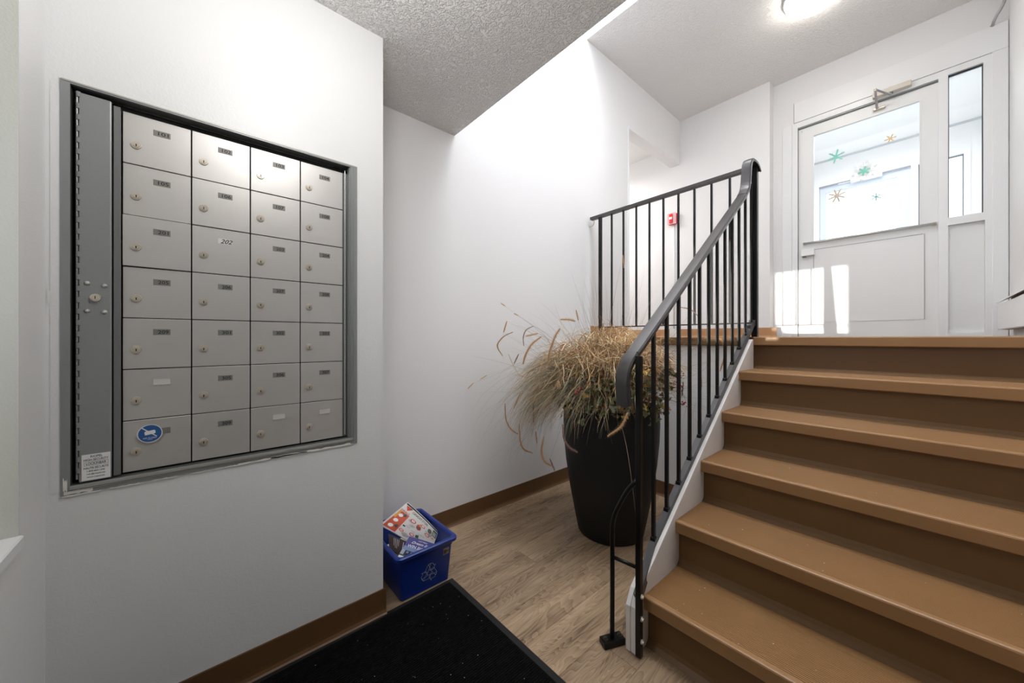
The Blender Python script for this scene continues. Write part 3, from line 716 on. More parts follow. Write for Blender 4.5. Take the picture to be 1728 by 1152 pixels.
lf = sheet('blue_flyer', f, mat('indigo_flyer', (0.075, 0.07, 0.27), 0.4), 0.001, label='purple and blue flyer reading Dream Big, at the front of the blue bin')
bm = BM(); ff = lambda a_, b_: f(a_, b_, 0.0009)
gridquad(bm, f, 0.0, 1.0, 0.42, 0.60, 0.0004, 1); gridquad(bm, f, 0.0, 1.0, 0.60, 0.84, 0.0005, 2); gridquad(bm, f, 0.0, 1.0, 0.84, 1.0, 0.0006, 0)
gridquad(bm, f, 0.12, 0.98, 0.60, 0.80, 0.0007, 3); gridquad(bm, f, 0.0, 0.5, 0.80, 0.86, 0.0008, 4, 2)
for q in range(5): gridquad(bm, f, 0.18+0.15*q, 0.26+0.15*q, 0.63, 0.71, 0.0009, 1, 1)
add_text(bm, 'Dream Big', ff, 0.18, 0.86, 0.30, 0.16, 0, shear=0.4)
add_text(bm, 'WIN BIGGER', ff, 0.10, 0.98, 0.45, 0.33, 0)
add_text(bm, 'LOTTERY', ff, 0.38, 0.72, 0.12, 0.075, 0)
obj('print', bm, [WHITEI, mat('print_sky', (0.22, 0.30, 0.50), 0.4), mat('print_haze', (0.40, 0.46, 0.50), 0.4), mat('print_house', (0.03, 0.035, 0.06), 0.4), GRN], lf)
f = patch(onX(645, 917, -1.62), onX(676, 931, -1.56), onX(673, 944, -1.53), onX(650, 930, -1.60), 0.0)
sheet('leaflet', f, mat('russet_leaflet', (0.07, 0.02, 0.02), 0.5), 0.001, label='narrow dark red leaflet lying lowest, against the near side of the blue bin')
# crumpled paper hidden below, filling the bin
f = patch((-1.78, 0.68, 0.10), (-1.50, 0.68, 0.10), (-1.50, 0.885, 0.11), (-1.78, 0.885, 0.12), 0.01)
sheet('newspaper_flyer', f, PAPER, 0.02, label='folded newsprint lying flat at the bottom of the blue bin')

# ------------------------------------------------------------------ floor mat
mt = tag(empty('floor_mat', (-0.8, 0.3, 0)), 'black ribbed entrance mat with rubber border on wood floor', 'mat')
far, near = 0.915, -0.27
def mq(x0, x1, y0, y1, z0, z1, ins=0.0):
    bm = BM(); dx = 0.020   # the mat lies very slightly askew
    pts = [(x0, y0), (x1, y0), (x1, y1+0.012), (x0-dx, y1)]
    B_ = [bm.verts.new((*p_, z0)) for p_ in pts]; T_ = [bm.verts.new((p_[0]+i_, p_[1]+j_, z1)) for p_, (i_, j_) in zip(pts, ((ins, ins), (-ins, ins), (-ins, -ins), (ins, -ins)))]
    bm.faces.new(B_); bm.faces.new(T_)
    for i in range(4): bm.faces.new((B_[i], B_[(i+1) % 4], T_[(i+1) % 4], T_[i]))
    return bm
child('rubber_border', mq(-1.4625, -0.15, near, far, 0.0003, 0.0035, 0.005), MATR, mt)
bm = mq(-1.4405, -0.175, near+0.025, far-0.026, 0.0030, 0.0060, 0.003); child('carpet', bm, MATM, mt)
bm = BM(); xx = -1.435
while xx < -0.18:
    t0 = xx; box(bm, xx, xx+0.0042, near+0.03, far-0.031, 0.0058, 0.0082); xx += 0.0085
o = child('pile_rib', bm, MATM, mt); o['kind'] = 'stuff'
bm = BM()
for i in range(60):
    a_, b_ = random.uniform(-1.40, -0.5), random.uniform(0.3, 0.88); r_ = random.uniform(0.0006, 0.0014)
    disc(bm, (a_, b_, 0.0083), (0, 0, 1), r_, r_*0.6, 0.0008, 5)
tag(obj('debris', bm, PAPER), 'tiny pale crumbs scattered over the black mat', 'debris', kind='stuff')
bm = BM()
for i in range(26):
    t = random.random(); k_ = random.choice([0, 0, 1, 1, 2, 3]); y_ = Y0+RUN*k_+random.uniform(0.02, 0.22); x_ = random.uniform(-0.6, 0.25); r_ = random.uniform(0.0008, 0.002)
    disc(bm, (x_, y_, RISE*(k_+1)), (0, 0, 1), r_, r_*0.6, 0.0008, 5)
tag(obj('debris', bm, PAPER), 'tiny pale crumbs scattered over the tan stair treads', 'debris', kind='stuff')
bm = BM(); add_poly(bm, [(-0.650, 0.1385), (-0.618, 0.1385), (-0.606, 0.124), (-0.628, 0.118), (-0.648, 0.122)], lambda u, v: (u, Y0+0.0325, v))
bmesh.ops.solidify(bm, geom=bm.faces[:], thickness=0.0006)
tag(obj('masking_tape', bm, mat('blue_tape', (0.05, 0.20, 0.50), 0.6)), 'torn scrap of blue tape under lowest stair nosing', 'tape')

# ------------------------------------------------------------------ entrance door, sidelight, casing
YW = YD
dfr = slab_holes('y', YW-0.012, YW+0.09, -0.862, 0.330, ZL, 3.236, [(-0.818, 0.066, ZL-1, 3.185), (0.115, 0.290, 1.185, 2.020), (0.115, 0.282, 2.078, 3.190)])
st('trim_4', dfr, TRIM)
st('trim_5', bbox(-0.845, 0.392, YW-0.016, YW, 3.240, 3.433, 0.002), TRIM)
st('trim_15', slab_holes('y', YW-0.006, YW-0.0005, -0.8495, 0.394, 3.2362, 3.4368, []), mat('grey_caulk', (0.30, 0.30, 0.29), 0.7))
st('trim_6', bbox(0.322, 0.392, YW-0.018, YW+0.01, ZL, 3.238, 0.002), TRIM)
st('trim_7', bbox(-0.940, -0.864, YW-0.010, YW, ZL, 3.238, 0.002), TRIM)
bm = BM(); box(bm, -0.817, 0.066, YW+0.012, YW+0.03, 3.168, 3.185); box(bm, -0.817, 0.066, YW-0.003, YW+0.012, 3.176, 3.187)
st('trim_8', bm, mat('grey_weatherstrip', (0.30, 0.32, 0.32), 0.4, metal=0.4))
st('trim_9', bbox(-0.8195, -0.8160, YW+0.0, YW+0.02, ZL, 3.17), mat('dark_hinge_gap', (0.08, 0.05, 0.04), 0.6))
# door leaf
leaf = slab_holes('y', YW+0.014, YW+0.055, -0.8178, 0.0658, ZL+0.003, 3.176, [(-0.703, -0.030, 2.055, 3.072)])
door = st('door_1', leaf, DOORP)
obj('glass_pane', bbox(-0.703, -0.030, YW+0.033, YW+0.038, 2.055, 3.072), GLASS, door)
obj('glazing_bead', slab_holes('y', YW+0.010, YW+0.0139, -0.708, -0.025, 2.050, 3.077, [(-0.700, -0.033, 2.058, 3.069)]), DOORP, door)
kp = slab_holes('y', YW+0.010, YW+0.0139, -0.700, -0.008, 1.295, 1.985, [])
obj('kick_panel', kp, DOORP, door)
bm = bbox(-0.699, -0.012, YW+0.0085, YW+0.0099, 1.983, 1.9865); box(bm, -0.702, -0.699, YW+0.0095, YW+0.0105, 1.295, 1.985); box(bm, -0.008, -0.005, YW+0.0095, YW+0.0105, 1.295, 1.985)
obj('panel_edge', bm, mat('grey_seam', (0.25, 0.24, 0.22), 0.6), door)
bar = sweep(BM(), [(-0.772, YW-0.014, 2.050), (0.052, YW-0.014, 2.050)], circ(0.010, 12))
o = obj('push_bar', bar, mat('satin_steel', (0.55, 0.56, 0.55), 0.35, metal=0.8), door, True)
for xx in (-0.765, 0.045): obj('bar_bracket', bbox(xx-0.012, xx+0.012, YW-0.020, YW+0.014, 2.040, 2.062, 0.003), CHROME, o)
lt = obj('latch_box', bbox(-0.790, -0.690, YW-0.030, YW+0.013, 1.930, 1.990, 0.003), TRIM, door)
obj('latch_bolt', bbox(-0.782, -0.755, YW-0.020, YW+0.013, 1.920, 1.9295, 0.002), GREYD, lt)
for zz in (1.79, 1.30): obj('screw', disc(BM(), (-0.775, YW+0.0139, zz), (0, -1, 0), 0.004, 0.003, 0.002, 10), GREYD, door)
obj('screw', disc(BM(), (-0.790, YW+0.0139, 3.145), (0, -1, 0), 0.004, 0.003, 0.002, 10), GREYD, door)
# closer
cm = mat('cream_metal', (0.66, 0.62, 0.54), 0.4)
cb = obj('door_closer', bbox(-0.300, -0.075, YW-0.058, YW-0.012, 3.196, 3.238, 0.004), cm, door)
obj('adjuster', disc(BM(), (-0.195, YW-0.037, 3.238), (0, 0, 1), 0.014, 0.010, 0.006), cm, cb)
obj('pivot', disc(BM(), (-0.190, YW-0.040, 3.196), (0, 0, -1), 0.014, 0.011, 0.012), GREYD, cb)
am = mat('silver_arm', (0.62, 0.62, 0.66), 0.35, metal=0.5)
obj('closer_arm', sweep(BM(), [tuple(onY(1504, 160, YW-0.062)), tuple(onY(1477, 151, YW-0.150))], rectp(0.018, 0.006)), am, cb)
obj('closer_arm', sweep(BM(), [tuple(onY(1477, 152, YW-0.150)), tuple(onY(1480, 183, YW-0.014))], rectp(0.016, 0.006)), am, cb)
obj('elbow', disc(BM(), tuple(onY(1477, 154, YW-0.150)), (0, 0, 1), 0.010, 0.009, 0.020), CHROME, cb)
obj('closer_shoe', bbox(-0.300, -0.225, YW-0.012, YW+0.0139, 3.105, 3.122, 0.003), CHROME, cb)
# sidelight
sl = st('window_2', slab_holes('y', YW+0.010, YW+0.022, 0.115, 0.282, 2.078, 3.190, [(0.120, 0.2765, 2.083, 3.178)]), mat('dark_gasket', (0.03, 0.04, 0.05), 0.5))
obj('pane', bbox(0.1155, 0.2815, YW+0.024, YW+0.029, 2.0785, 3.1895), GLASS, sl)
st('trim_10', bbox(0.1155, 0.2895, YW+0.022, YW+0.045, 1.1855, 2.0195), DOORP)
bm = BM()
st('trim_11', bbox(XA+1.0-0.12-0.02, -0.862, YW-0.001, YW+0.001, ZL, ZL+0.005), TRIM)

# snowflake stickers on the glass
def flake(cx, cz, r, cols_, label, arms=6, rot=0.3, petals=True):
    bm = BM(); yy = YW+0.0318
    def bar_(a_, r0, r1, w_, mi, dy=0):
        ca_, sa_ = math.cos(a_), math.sin(a_)
        add_poly(bm, [(r0*ca_-w_*sa_, r0*sa_+w_*ca_), (r1*ca_-w_*0.8*sa_, r1*sa_+w_*0.8*ca_), (r1*ca_+w_*0.8*sa_, r1*sa_-w_*0.8*ca_), (r0*ca_+w_*sa_, r0*sa_-w_*ca_)], lambda u, v: (cx+u, yy-dy, cz+v), mi)
    for q in range(arms):
        a_ = rot + q*2*math.pi/arms
        bar_(a_, 0.0, r*(0.55 if petals else 1), r*0.11, 0, 0.0004*(q+1)/arms)
        if petals:
            bar_(a_+math.pi/arms, r*0.2, r*0.95, r*0.07, 1)
            for s_ in (-1, 1):
                k_ = a_ + s_*0.28; bar_(k_, r*0.35, r*0.9, r*0.06, 1)
            for e_ in range(1): add_poly(bm, [(r*0.98*math.cos(a_)+r*0.16*math.cos(t*math.pi/5), r*0.98*math.sin(a_)+r*0.16*math.sin(t*math.pi/5)) for t in range(10)], lambda u, v: (cx+u, yy, cz+v), 1)
        else:
            for s_ in (-1, 1):
                p0 = (0.55*r*math.cos(a_), 0.55*r*math.sin(a_)); a2 = a_+s_*0.8
                add_poly(bm, [(p0[0], p0[1]), (p0[0]+0.3*r*math.cos(a2), p0[1]+0.3*r*math.sin(a2)), (p0[0]+0.3*r*math.cos(a2)+0.05*r, p0[1]+0.3*r*math.sin(a2)), (p0[0]+0.06*r, p0[1])], lambda u, v: (cx+u, yy, cz+v), 0)
    return tag(obj('snowflake_sticker', bm, cols_), label, 'sticker', 'snowflake stickers on the door glass')
TEAL = mat('teal_glitter', (0.22, 0.66, 0.55), 0.5); GOLD = mat('gold_glitter', (0.80, 0.58, 0.26), 0.5); BEIGE = mat('beige_glitter', (0.66, 0.56, 0.46), 0.5); TEAL2 = mat('teal_dark_glitter', (0.20, 0.50, 0.52), 0.5)
WF = mat('white_flake', (0.9, 0.92, 0.92), 0.5)
flake(-0.545, 2.820, 0.062, [TEAL, WF], 'teal six-armed snowflake sticker in the upper left of the door glass', petals=False)
flake(-0.358, 2.620, 0.076, [TEAL, WF], 'large white snowflake sticker with teal heart in the middle of the door glass')
flake(-0.197, 2.840, 0.036, [GOLD, GOLD], 'small gold snowflake sticker in the upper right of the door glass', petals=False, rot=0.1)
flake(-0.538, 2.455, 0.062, [BEIGE, BEIGE], 'beige snowflake sticker below the teal one on the door glass', arms=8, petals=False)
flake(-0.282, 2.370, 0.034, [TEAL2, TEAL2], 'small dark teal snowflake sticker below the large white one', petals=False, rot=0.5)

# ------------------------------------------------------------------ vestibule and the outer door
VZ = 3.47; YO = 6.20
st('floor_vestibule', bbox(-1.06, 0.46, YD+0.14, YO+0.1, ZL-0.1, ZL-0.01), mat('grey_tile', (0.35, 0.35, 0.36), 0.5))
st('wall_vestibule_left', bbox(-1.16, -1.06, YD+0.14, YO, ZL-0.1, VZ), WALL)
st('wall_vestibule_right', bbox(0.40, 0.50, YD+0.14, YO, ZL-0.1, VZ), WALL)
st('ceiling_vestibule', bbox(-1.16, 0.50, YD+0.14, YO+0.1, VZ, VZ+0.08), WALL)
st('wall_vestibule_far', slab_holes('y', YO, YO+0.1, -1.16, 0.50, ZL-0.1, VZ, [(-0.955, 0.315, ZL, 3.165)]), WALL)
bm = BM()
box(bm, -1.06, 0.40, YO-0.012, YO-0.0005, VZ-0.022, VZ-0.0005); st('trim_12', bm, mat('grey_cornice', (0.5, 0.53, 0.56), 0.5))
st('trim_13', slab_holes('y', YO-0.01, YO+0.08, -0.955, 0.315, ZL, 3.165, [(-0.925, -0.110, ZL-1, 3.130), (-0.055, 0.270, 1.9, 3.130)]), TRIM)
lf2 = slab_holes('y', YO+0.02, YO+0.06, -0.922, -0.113, ZL+0.01, 3.122, [(-0.86, -0.225, 2.05, 3.045)])
d2 = st('door_2', lf2, mat('bluish_door_paint', (0.60, 0.65, 0.74), 0.4))
obj('glass_pane', bbox(-0.86, -0.225, YO+0.038, YO+0.042, 2.05, 3.045), GLASS, d2)
c2 = obj('door_closer', bbox(-0.62, -0.34, YO-0.05, YO-0.010, 3.085, 3.135, 0.004), TRIM, d2)
obj('closer_arm', sweep(BM(), [(-0.58, YO-0.05, 3.10), (-0.72, YO-0.14, 3.075)], rectp(0.015, 0.006)), am, c2)
st('trim_14', bbox(-0.925, -0.112, YO-0.016, YO-0.0105, 3.118, 3.134), mat('grey_strip', (0.25, 0.27, 0.3), 0.4))
w3 = st('window_3', slab_holes('y', YO+0.03, YO+0.05, -0.055, 0.270, 1.9, 3.130, [(-0.045, 0.262, 1.91, 3.120)]), mat('window_gasket', (0.15, 0.16, 0.18), 0.5))
obj('pane', bbox(-0.0545, 0.2695, YO+0.052, YO+0.056, 1.9005, 3.1295), GLASS, w3)
# bare winter trees out on the street
BARK = mat('pale_bark', (0.45, 0.42, 0.45), 0.9)
def bare_tree(x, y, z, h, seed, label):
    rnd = random.Random(seed); bm = BM()
    def grow(p_, d_, L_, r_, dep):
        n = 4; pts = [p_]; sc_ = [1.0]; q_ = p_.copy(); dd = d_.copy()
        for i in range(n):
            dd = (dd + Vector((rnd.uniform(-.16, .16), rnd.uniform(-.16, .16), rnd.uniform(-.04, .12)))).normalized(); q_ = q_ + dd*L_/n; pts.append(q_.copy()); sc_.append(1-0.35*(i+1)/n)
        sweep(bm, pts, circ(r_, 5), up=Vector((0, 1, 0.01)), scale=sc_)
        if dep == 0: return
        for b_ in range(rnd.choice((2, 3, 3))):
            k_ = rnd.randint(2, n); nd = (dd + Vector((rnd.uniform(-.9, .9), rnd.uniform(-.9, .9), rnd.uniform(-.1, .5)))).normalized()
            grow(pts[k_].copy(), nd, L_*rnd.uniform(.5, .75), r_*0.55, dep-1)
    grow(Vector((0, 0, 0)), Vector((0, 0, 1)), h*0.42, 0.07, 4)
    return tag(obj('bare_tree', bm, BARK, loc=(x, y, z)), label, 'tree', 'bare trees outside')
bare_tree(-1.9, 13.0, 0.4, 3.9, 3, 'pale leafless tree seen low through the outer door glass')
bare_tree(1.2, 15.5, 0.4, 4.2, 11, 'pale leafless tree seen through the narrow sidelight')
bm = BM(); box(bm, -14, 14, YO+0.1, 40, 0.30, 0.40)
st('ground_outside', bm, mat('snow', (0.85, 0.87, 0.9), 0.8, bump=(3, 0.05, 4)))

# ------------------------------------------------------------------ ceiling light, heater, alarm, conduit
cl = tag(empty('ceiling_light', (-0.535, 3.42, ZU)), 'round glowing white dome light on the upper ceiling', 'lamp')
GLOW = mat('lit_diffuser', (0.9, 0.88, 0.84), 0.4, emit=((1.0, 0.94, 0.84), 19.0))
child('base_ring', lathe(BM(), [(0.185, -0.001), (0.188, -0.018), (0.180, -0.022), (0.0, -0.022)][:3], 48, (-0.535, 3.42, ZU)), TRIM, cl, True)
child('diffuser', lathe(BM(), [(0.178, -0.021), (0.176, -0.040), (0.160, -0.062), (0.125, -0.080), (0.07, -0.090), (0.01, -0.093)], 48, (-0.535, 3.42, ZU)), GLOW, cl, True)

ht = tag(empty('baseboard_heater', (0.36, 3.6, ZL)), 'white baseboard heater along the landing wall beside the door', 'heater')
prof = [(0.330, 1.205), (0.333, 1.200), (0.392, 1.200), (0.392, 1.212), (0.340, 1.212), (0.338, 1.368), (0.334, 1.372), (0.330, 1.368)]
child('front_cover', prism(BM(), prof, 'y', 2.75, 4.215), TRIM, ht)
child('back_plate', bbox(0.384, 0.3935, 2.75, 4.2, 1.215, 1.42), mat('heater_brown', (0.50, 0.42, 0.35), 0.6), ht)
child('fins', bbox(0.345, 0.383, 2.80, 4.15, 1.25, 1.33), mat('fin_metal', (0.5, 0.45, 0.4), 0.5, metal=0.5), ht)
child('top_cover', prism(BM(), [(0.322, 1.383), (0.3935, 1.425), (0.3935, 1.433), (0.322, 1.391)], 'y', 2.75, 4.19), TRIM, ht)
child('end_cap', bbox(0.332, 0.392, 4.2155, 4.221, 1.200, 1.372, 0.001), TRIM, ht)

al = tag(empty('fire_alarm', (-1.977, YF, 2.56)), 'red and white fire alarm pull station on the far wall', 'alarm')
ax0, ax1 = -2.026, -1.930
child('box', bbox(ax0, ax1, YF-0.040, YF-0.0005, 2.497, 2.622, 0.003), mat('alarm_red', (0.70, 0.02, 0.03), 0.4), al)
child('cover', bbox(ax0-0.004, ax1+0.004, YF-0.046, YF-0.041, 2.493, 2.626, 0.002), mat('alarm_pink', (0.75, 0.45, 0.47), 0.35), al)
child('handle', bbox(-2.004, -1.966, YF-0.056, YF-0.046, 2.505, 2.614, 0.003), mat('alarm_red_bright', (0.80, 0.01, 0.02), 0.35), al)
child('grip', bbox(-2.002, -1.968, YF-0.060, YF-0.056, 2.550, 2.578, 0.001), WHITEI, al)
child('conduit', sweep(BM(), [(-1.965, YF-0.012, 2.495), (-1.965, YF-0.012, 1.26)], circ(0.007, 10), up=Vector((0, 1, 0))), TRIM, al, True)

cd = tag(empty('conduit', (0.35, 4.38, 3.45)), 'grey bent conduit pipe in the ceiling corner above the door casing', 'pipe')
child('pipe', sweep(BM(), smooth_path([(0.322, YD-0.004, 3.430), (0.324, YD-0.035, 3.440), (0.336, YD-0.060, 3.470), (0.358, YD-0.078, 3.510), (0.372, YD-0.085, 3.56), (0.374, YD-0.085, 3.62)], 5), circ(0.0085, 12), up=Vector((0, 1, 0))), mat('conduit_grey', (0.42, 0.44, 0.45), 0.4, metal=0.4), cd, True)
child('connector', sweep(BM(), [(0.374, YD-0.085, 3.60), (0.374, YD-0.085, 3.689)], circ(0.014, 8), up=Vector((0, 1, 0))), GREYD, cd)
child('collar', disc(BM(), (0.322, YD-0.012, 3.430), (0, 1, 0), 0.013, 0.013, 0.012, 14), INK, cd)

# ------------------------------------------------------------------ planter with dried grasses
PC = Vector((-1.240, 1.861, 0))
pt = tag(empty('potted_grass', tuple(PC)), 'tall black planter of dried ornamental grasses and faded flowers by the stairs', 'plant')
prof = [(0.184, 0.001), (0.190, 0.010), (0.212, 0.12), (0.238, 0.26), (0.262, 0.42), (0.274, 0.55), (0.277, 0.65), (0.275, 0.715), (0.278, 0.735), (0.277, 0.745), (0.266, 0.747), (0.258, 0.742), (0.255, 0.70), (0.20, 0.699)]
child('planter', lathe(BM(), prof, 64, tuple(PC)), POT, pt, True)
child('soil', lathe(BM(), [(0.252, 0.685), (0.250, 0.706), (0.10, 0.715)], 32, tuple(PC)), SOIL, pt, True)

gm = bpy.data.materials.new('dried_grass'); gm.use_nodes = True; nt = gm.node_tree; b_ = nt.nodes['Principled BSDF']
ca_ = nt.nodes.new('ShaderNodeVertexColor'); ca_.layer_name = 'tint'; nt.links.new(ca_.outputs[0], b_.inputs['Base Color']); b_.inputs['Roughness'].default_value = 0.65; b_.inputs['Specular IOR Level'].default_value = 0.3
STRAW = [(0.58, 0.39, 0.20), (0.66, 0.49, 0.28), (0.48, 0.28, 0.13), (0.72, 0.60, 0.40), (0.34, 0.18, 0.08)]
SAGE = [(0.28, 0.28, 0.20), (0.38, 0.37, 0.27), (0.20, 0.20, 0.14), (0.48, 0.44, 0.31), (0.42, 0.30, 0.18)]
verts, faces, cols_ = [], [], []
def ribbon(path, w0, col):
    n = len(path); a_ = random.uniform(0, math.pi); base = len(verts)
    side0 = Vector((math.cos(a_), math.sin(a_), random.uniform(-.3, .3)))
    for i, p_ in enumerate(path):
        t = (path[min(i+1, n-1)] - path[max(i-1, 0)])
        s_ = (side0 - t*(side0.dot(t)/max(t.length_squared, 1e-9))).normalized()
        w_ = w0*(1-0.85*(i/(n-1))**1.5)*0.5
        verts.append(p_ - s_*w_); verts.append(p_ + s_*w_)
    for i in range(n-1):
        faces.append((base+2*i, base+2*i+1, base+2*i+3, base+2*i+2)); cols_.append(col)
rnd = random.Random(21)
VIEWR = RT
def limit(p_):
    p_.x = max(p_.x, XA+0.03); p_.y = min(p_.y, 2.49)
    if p_.x > -0.735: p_.x = -0.735
    return p_
def blade(az, tilt, L_, droop, r0, w_, col, z0=0.71, n=9, wig=0.03):
    d_ = Vector((math.cos(az)*math.sin(tilt), math.sin(az)*math.sin(tilt), math.cos(tilt)))
    a0 = az + rnd.uniform(-.9, .9)
    p_ = PC + Vector((r0*math.cos(a0), r0*math.sin(a0), z0)); out = [p_.copy()]
    wv = Vector((rnd.uniform(-1, 1), rnd.uniform(-1, 1), rnd.uniform(-.5, .5)))*wig
    for i in range(n-1):
        d_ = (d_ + Vector((0, 0, -droop*(0.4+1.2*i/n))) + wv*math.sin(i*1.3)).normalized()
        p_ = p_ + d_*L_/(n-1); out.append(limit(p_.copy()))
        if p_.z < 0.45: break
    if len(out) > 2: ribbon(out, w_, col)
LEFTAZ = math.atan2(-RT.y, -RT.x)      # towards the left of the picture
def pick(lst):
    c_ = rnd.choice(lst); k_ = rnd.uniform(0.75, 1.25); return tuple(min(1, q*k_) for q in c_)
def shell(az, el, k_):
    lf_ = max(0.0, math.cos(az-LEFTAZ))
    a_ = (0.42 + 0.075*lf_)*k_; c_ = 0.43*k_
    return PC + Vector((a_*math.cos(el)*math.cos(az), a_*math.cos(el)*math.sin(az), 0.79 + c_*math.sin(el)))
def arc(az, el, k_, w_, col, tail=0.12, wig=0.02):
    b0 = rnd.uniform(-math.pi, math.pi); r0 = 0.19*math.sqrt(rnd.random())
    p0 = PC + Vector((r0*math.cos(b0), r0*math.sin(b0), 0.71)); p3 = shell(az, el, k_)
    up_ = max(p3.z - 0.79, 0) ; ctrl = p0.lerp(p3, 0.45); ctrl.z = max(p3.z, 0.95) + rnd.uniform(0.0, 0.10)*(1.2-k_*0.6)
    j = Vector((rnd.uniform(-1, 1), rnd.uniform(-1, 1), rnd.uniform(-1, 1)))*wig
    out = []
    for i in range(8):
        t = i/7; out.append(limit(p0*(1-t)**2 + ctrl*2*t*(1-t) + p3*t*t + j*math.sin(math.pi*2*t)))
    d_ = (out[-1]-out[-2]).normalized(); q_ = out[-1].copy(); L_ = tail*rnd.uniform(0.4, 1.5)
    for i in range(4):
        d_ = (d_ + Vector((rnd.uniform(-.18, .18), rnd.uniform(-.18, .18), -0.30))).normalized(); q_ = q_ + d_*L_/4; out.append(limit(q_.copy()))
    ribbon(out, w_, col)
FRONT = math.atan2(-PC.y, -PC.x)
for i in range(3600):     # the straw dome
    az = rnd.uniform(-math.pi, math.pi); el = math.asin(rnd.uniform(0.02, 1.0)); k_ = rnd.uniform(0.55, 1.0)
    front = math.cos(az-FRONT-0.35)
    if front > 0.15 and el < 0.62 and rnd.random() < 0.90: el = rnd.uniform(0.6, 1.35)
    arc(az, el, k_, rnd.uniform(0.0022, 0.0040), pick(STRAW if rnd.random() < 0.78 else SAGE), tail=0.09, wig=0.035)
for i in range(2200):     # tangle lying over the dome
    az = rnd.uniform(-math.pi, math.pi); el = math.asin(rnd.uniform(0.15, 1.0))
    if math.cos(az-FRONT-0.35) > 0.15: el = max(el, rnd.uniform(0.5, 0.8))
    q_ = shell(az, el, rnd.uniform(0.72, 1.0))
    d_ = Vector((rnd.uniform(-1, 1), rnd.uniform(-1, 1), rnd.uniform(-0.7, 0.5))).normalized(); out = [q_.copy()]
    for k_ in range(6):
        d_ = (d_ + Vector((rnd.uniform(-.22, .22), rnd.uniform(-.22, .22), -0.12))).normalized(); q_ = q_ + d_*0.030; out.append(limit(q_.copy()))
    ribbon(out, rnd.uniform(0.0022, 0.0040), pick(STRAW))
for i in range(2100):     # sage blades hanging down on the wall side
    az = LEFTAZ + rnd.gauss(-0.15, 0.62); front = math.cos(az-FRONT)
    arc(az, rnd.uniform(-0.25, 0.75), rnd.uniform(0.75, 1.03), rnd.uniform(0.0016, 0.0028), pick(SAGE if rnd.random() < 0.7 else STRAW), tail=0.20 if front < 0.5 else 0.08, wig=0.02)
for i in range(130):      # strands hanging low beside the pot
    az = LEFTAZ + max(-0.9, min(0.55, rnd.gauss(-0.25, 0.40)))
    arc(az, rnd.uniform(-0.1, 0.45), rnd.uniform(0.80, 1.1), rnd.uniform(0.0012, 0.0020), pick(SAGE), tail=0.36, wig=0.02)
for i in range(14):      # a few strands over the front of the pot
    arc(FRONT + rnd.gauss(0.1, 0.5), rnd.uniform(-0.1, 0.2), rnd.uniform(0.70, 0.8), rnd.uniform(0.0010, 0.0018), pick(SAGE), tail=0.10)
for i in range(300):      # long wispy stems
    az = rnd.uniform(-math.pi, math.pi)
    blade(az, abs(rnd.gauss(0.6, 0.4)), rnd.uniform(0.60, 0.85), rnd.uniform(0.02, 0.16), rnd.uniform(0, 0.15), rnd.uniform(0.0014, 0.0022), pick([(0.30, 0.20, 0.13), (0.22, 0.17, 0.12)]), n=12)

# seed heads: bottle-brush spikes along measured curves, each on its own arching stem
TAN, TANL, PURP, PALE = (0.50, 0.27, 0.12), (0.62, 0.40, 0.22), (0.28, 0.17, 0.15), (0.75, 0.66, 0.55)
heads = [
 (2.20, 0.0065, TAN, [(866,560),(851,567),(841,578),(840,587),(848,600)]),
 (2.22, 0.0075, TANL, [(855.5,541.7),(850,560)]),
 (2.25, 0.0055, TANL, [(845,511),(852,516)]),
 (2.22, 0.0050, TANL, [(867,528.6),(874,532)]),
 (2.10, 0.0080, TANL, [(908,562.5),(887.6,567)]),
 (1.98, 0.0105, TANL, [(913.7,567.7),(898,580),(887.6,597),(883,613)]),
 (1.90, 0.0110, TANL, [(945,554),(936,569),(927.6,594),(924,616)]),
 (1.95, 0.0100, TANL, [(971,541.7),(960.5,539),(946.7,539)]),
 (2.05, 0.0060, TANL, [(972,522.6),(976,540)]),
 (2.18, 0.0050, PURP, [(900,550),(887.6,557),(883,569.5),(884,583)]),
 (2.25, 0.0060, TANL, [(799,646),(788.7,655)]),
 (2.22, 0.0055, TANL, [(821.7,633),(810.4,640)]),
 (2.08, 0.0070, TAN, [(878,663),(867,689)]),
 (2.12, 0.0060, PURP, [(875.5,597),(867.7,613)]),
 (2.10, 0.0070, TAN, [(852,680),(854,707.6),(862,723.6),(874,732)]),
 (2.05, 0.0070, TAN, [(876,716),(878,743.6),(884,757.6),(898,764)]),
 (2.02, 0.0060, TAN, [(904,727.6),(906,747.6)]),
 (1.98, 0.0095, TANL, [(917.8,735.6),(913.8,759.6),(917.8,777.5),(929.8,785.5)]),
 (1.95, 0.0060, PURP, [(927.8,773.5),(935.8,793.5)]),
 (1.83, 0.0085, PURP, [(949.7,715.6),(951.7,739.6),(961.7,755.6),(973.7,762.8)]),
 (1.78, 0.0120, TANL, [(1059.6,695.7),(1047.6,719.6),(1025.6,735.6)]),
 (2.05, 0.0055, PURP, [(899.8,679.7),(900.6,711.6)]),
 (2.10, 0.0100, TAN, [(1208,566),(1221,580),(1223,600),(1215,626)]),
 (2.25, 0.0055, PURP, [(1147,518),(1165,522),(1179,534)]),
 (2.15, 0.0080, TANL, [(1181,620),(1184,652)]),
 (2.05, 0.0075, PURP, [(1153,644),(1151,668)]),
 (1.80, 0.0100, TANL, [(1047.6,660),(1045.6,688)]),
 (1.85, 0.0110, TANL, [(942,642),(944,655)]),
 (2.30, 0.0055, TANL, [(1051,430),(1053,452)]),
 (2.20, 0.0055, PALE, [(858,597),(866,615),(876,632),(888,636)]),
]
hv = {}
for col in (TAN, TANL, PURP, PALE): hv[col] = mat('seed_head_fluff', col, 0.8, spec=0.2)
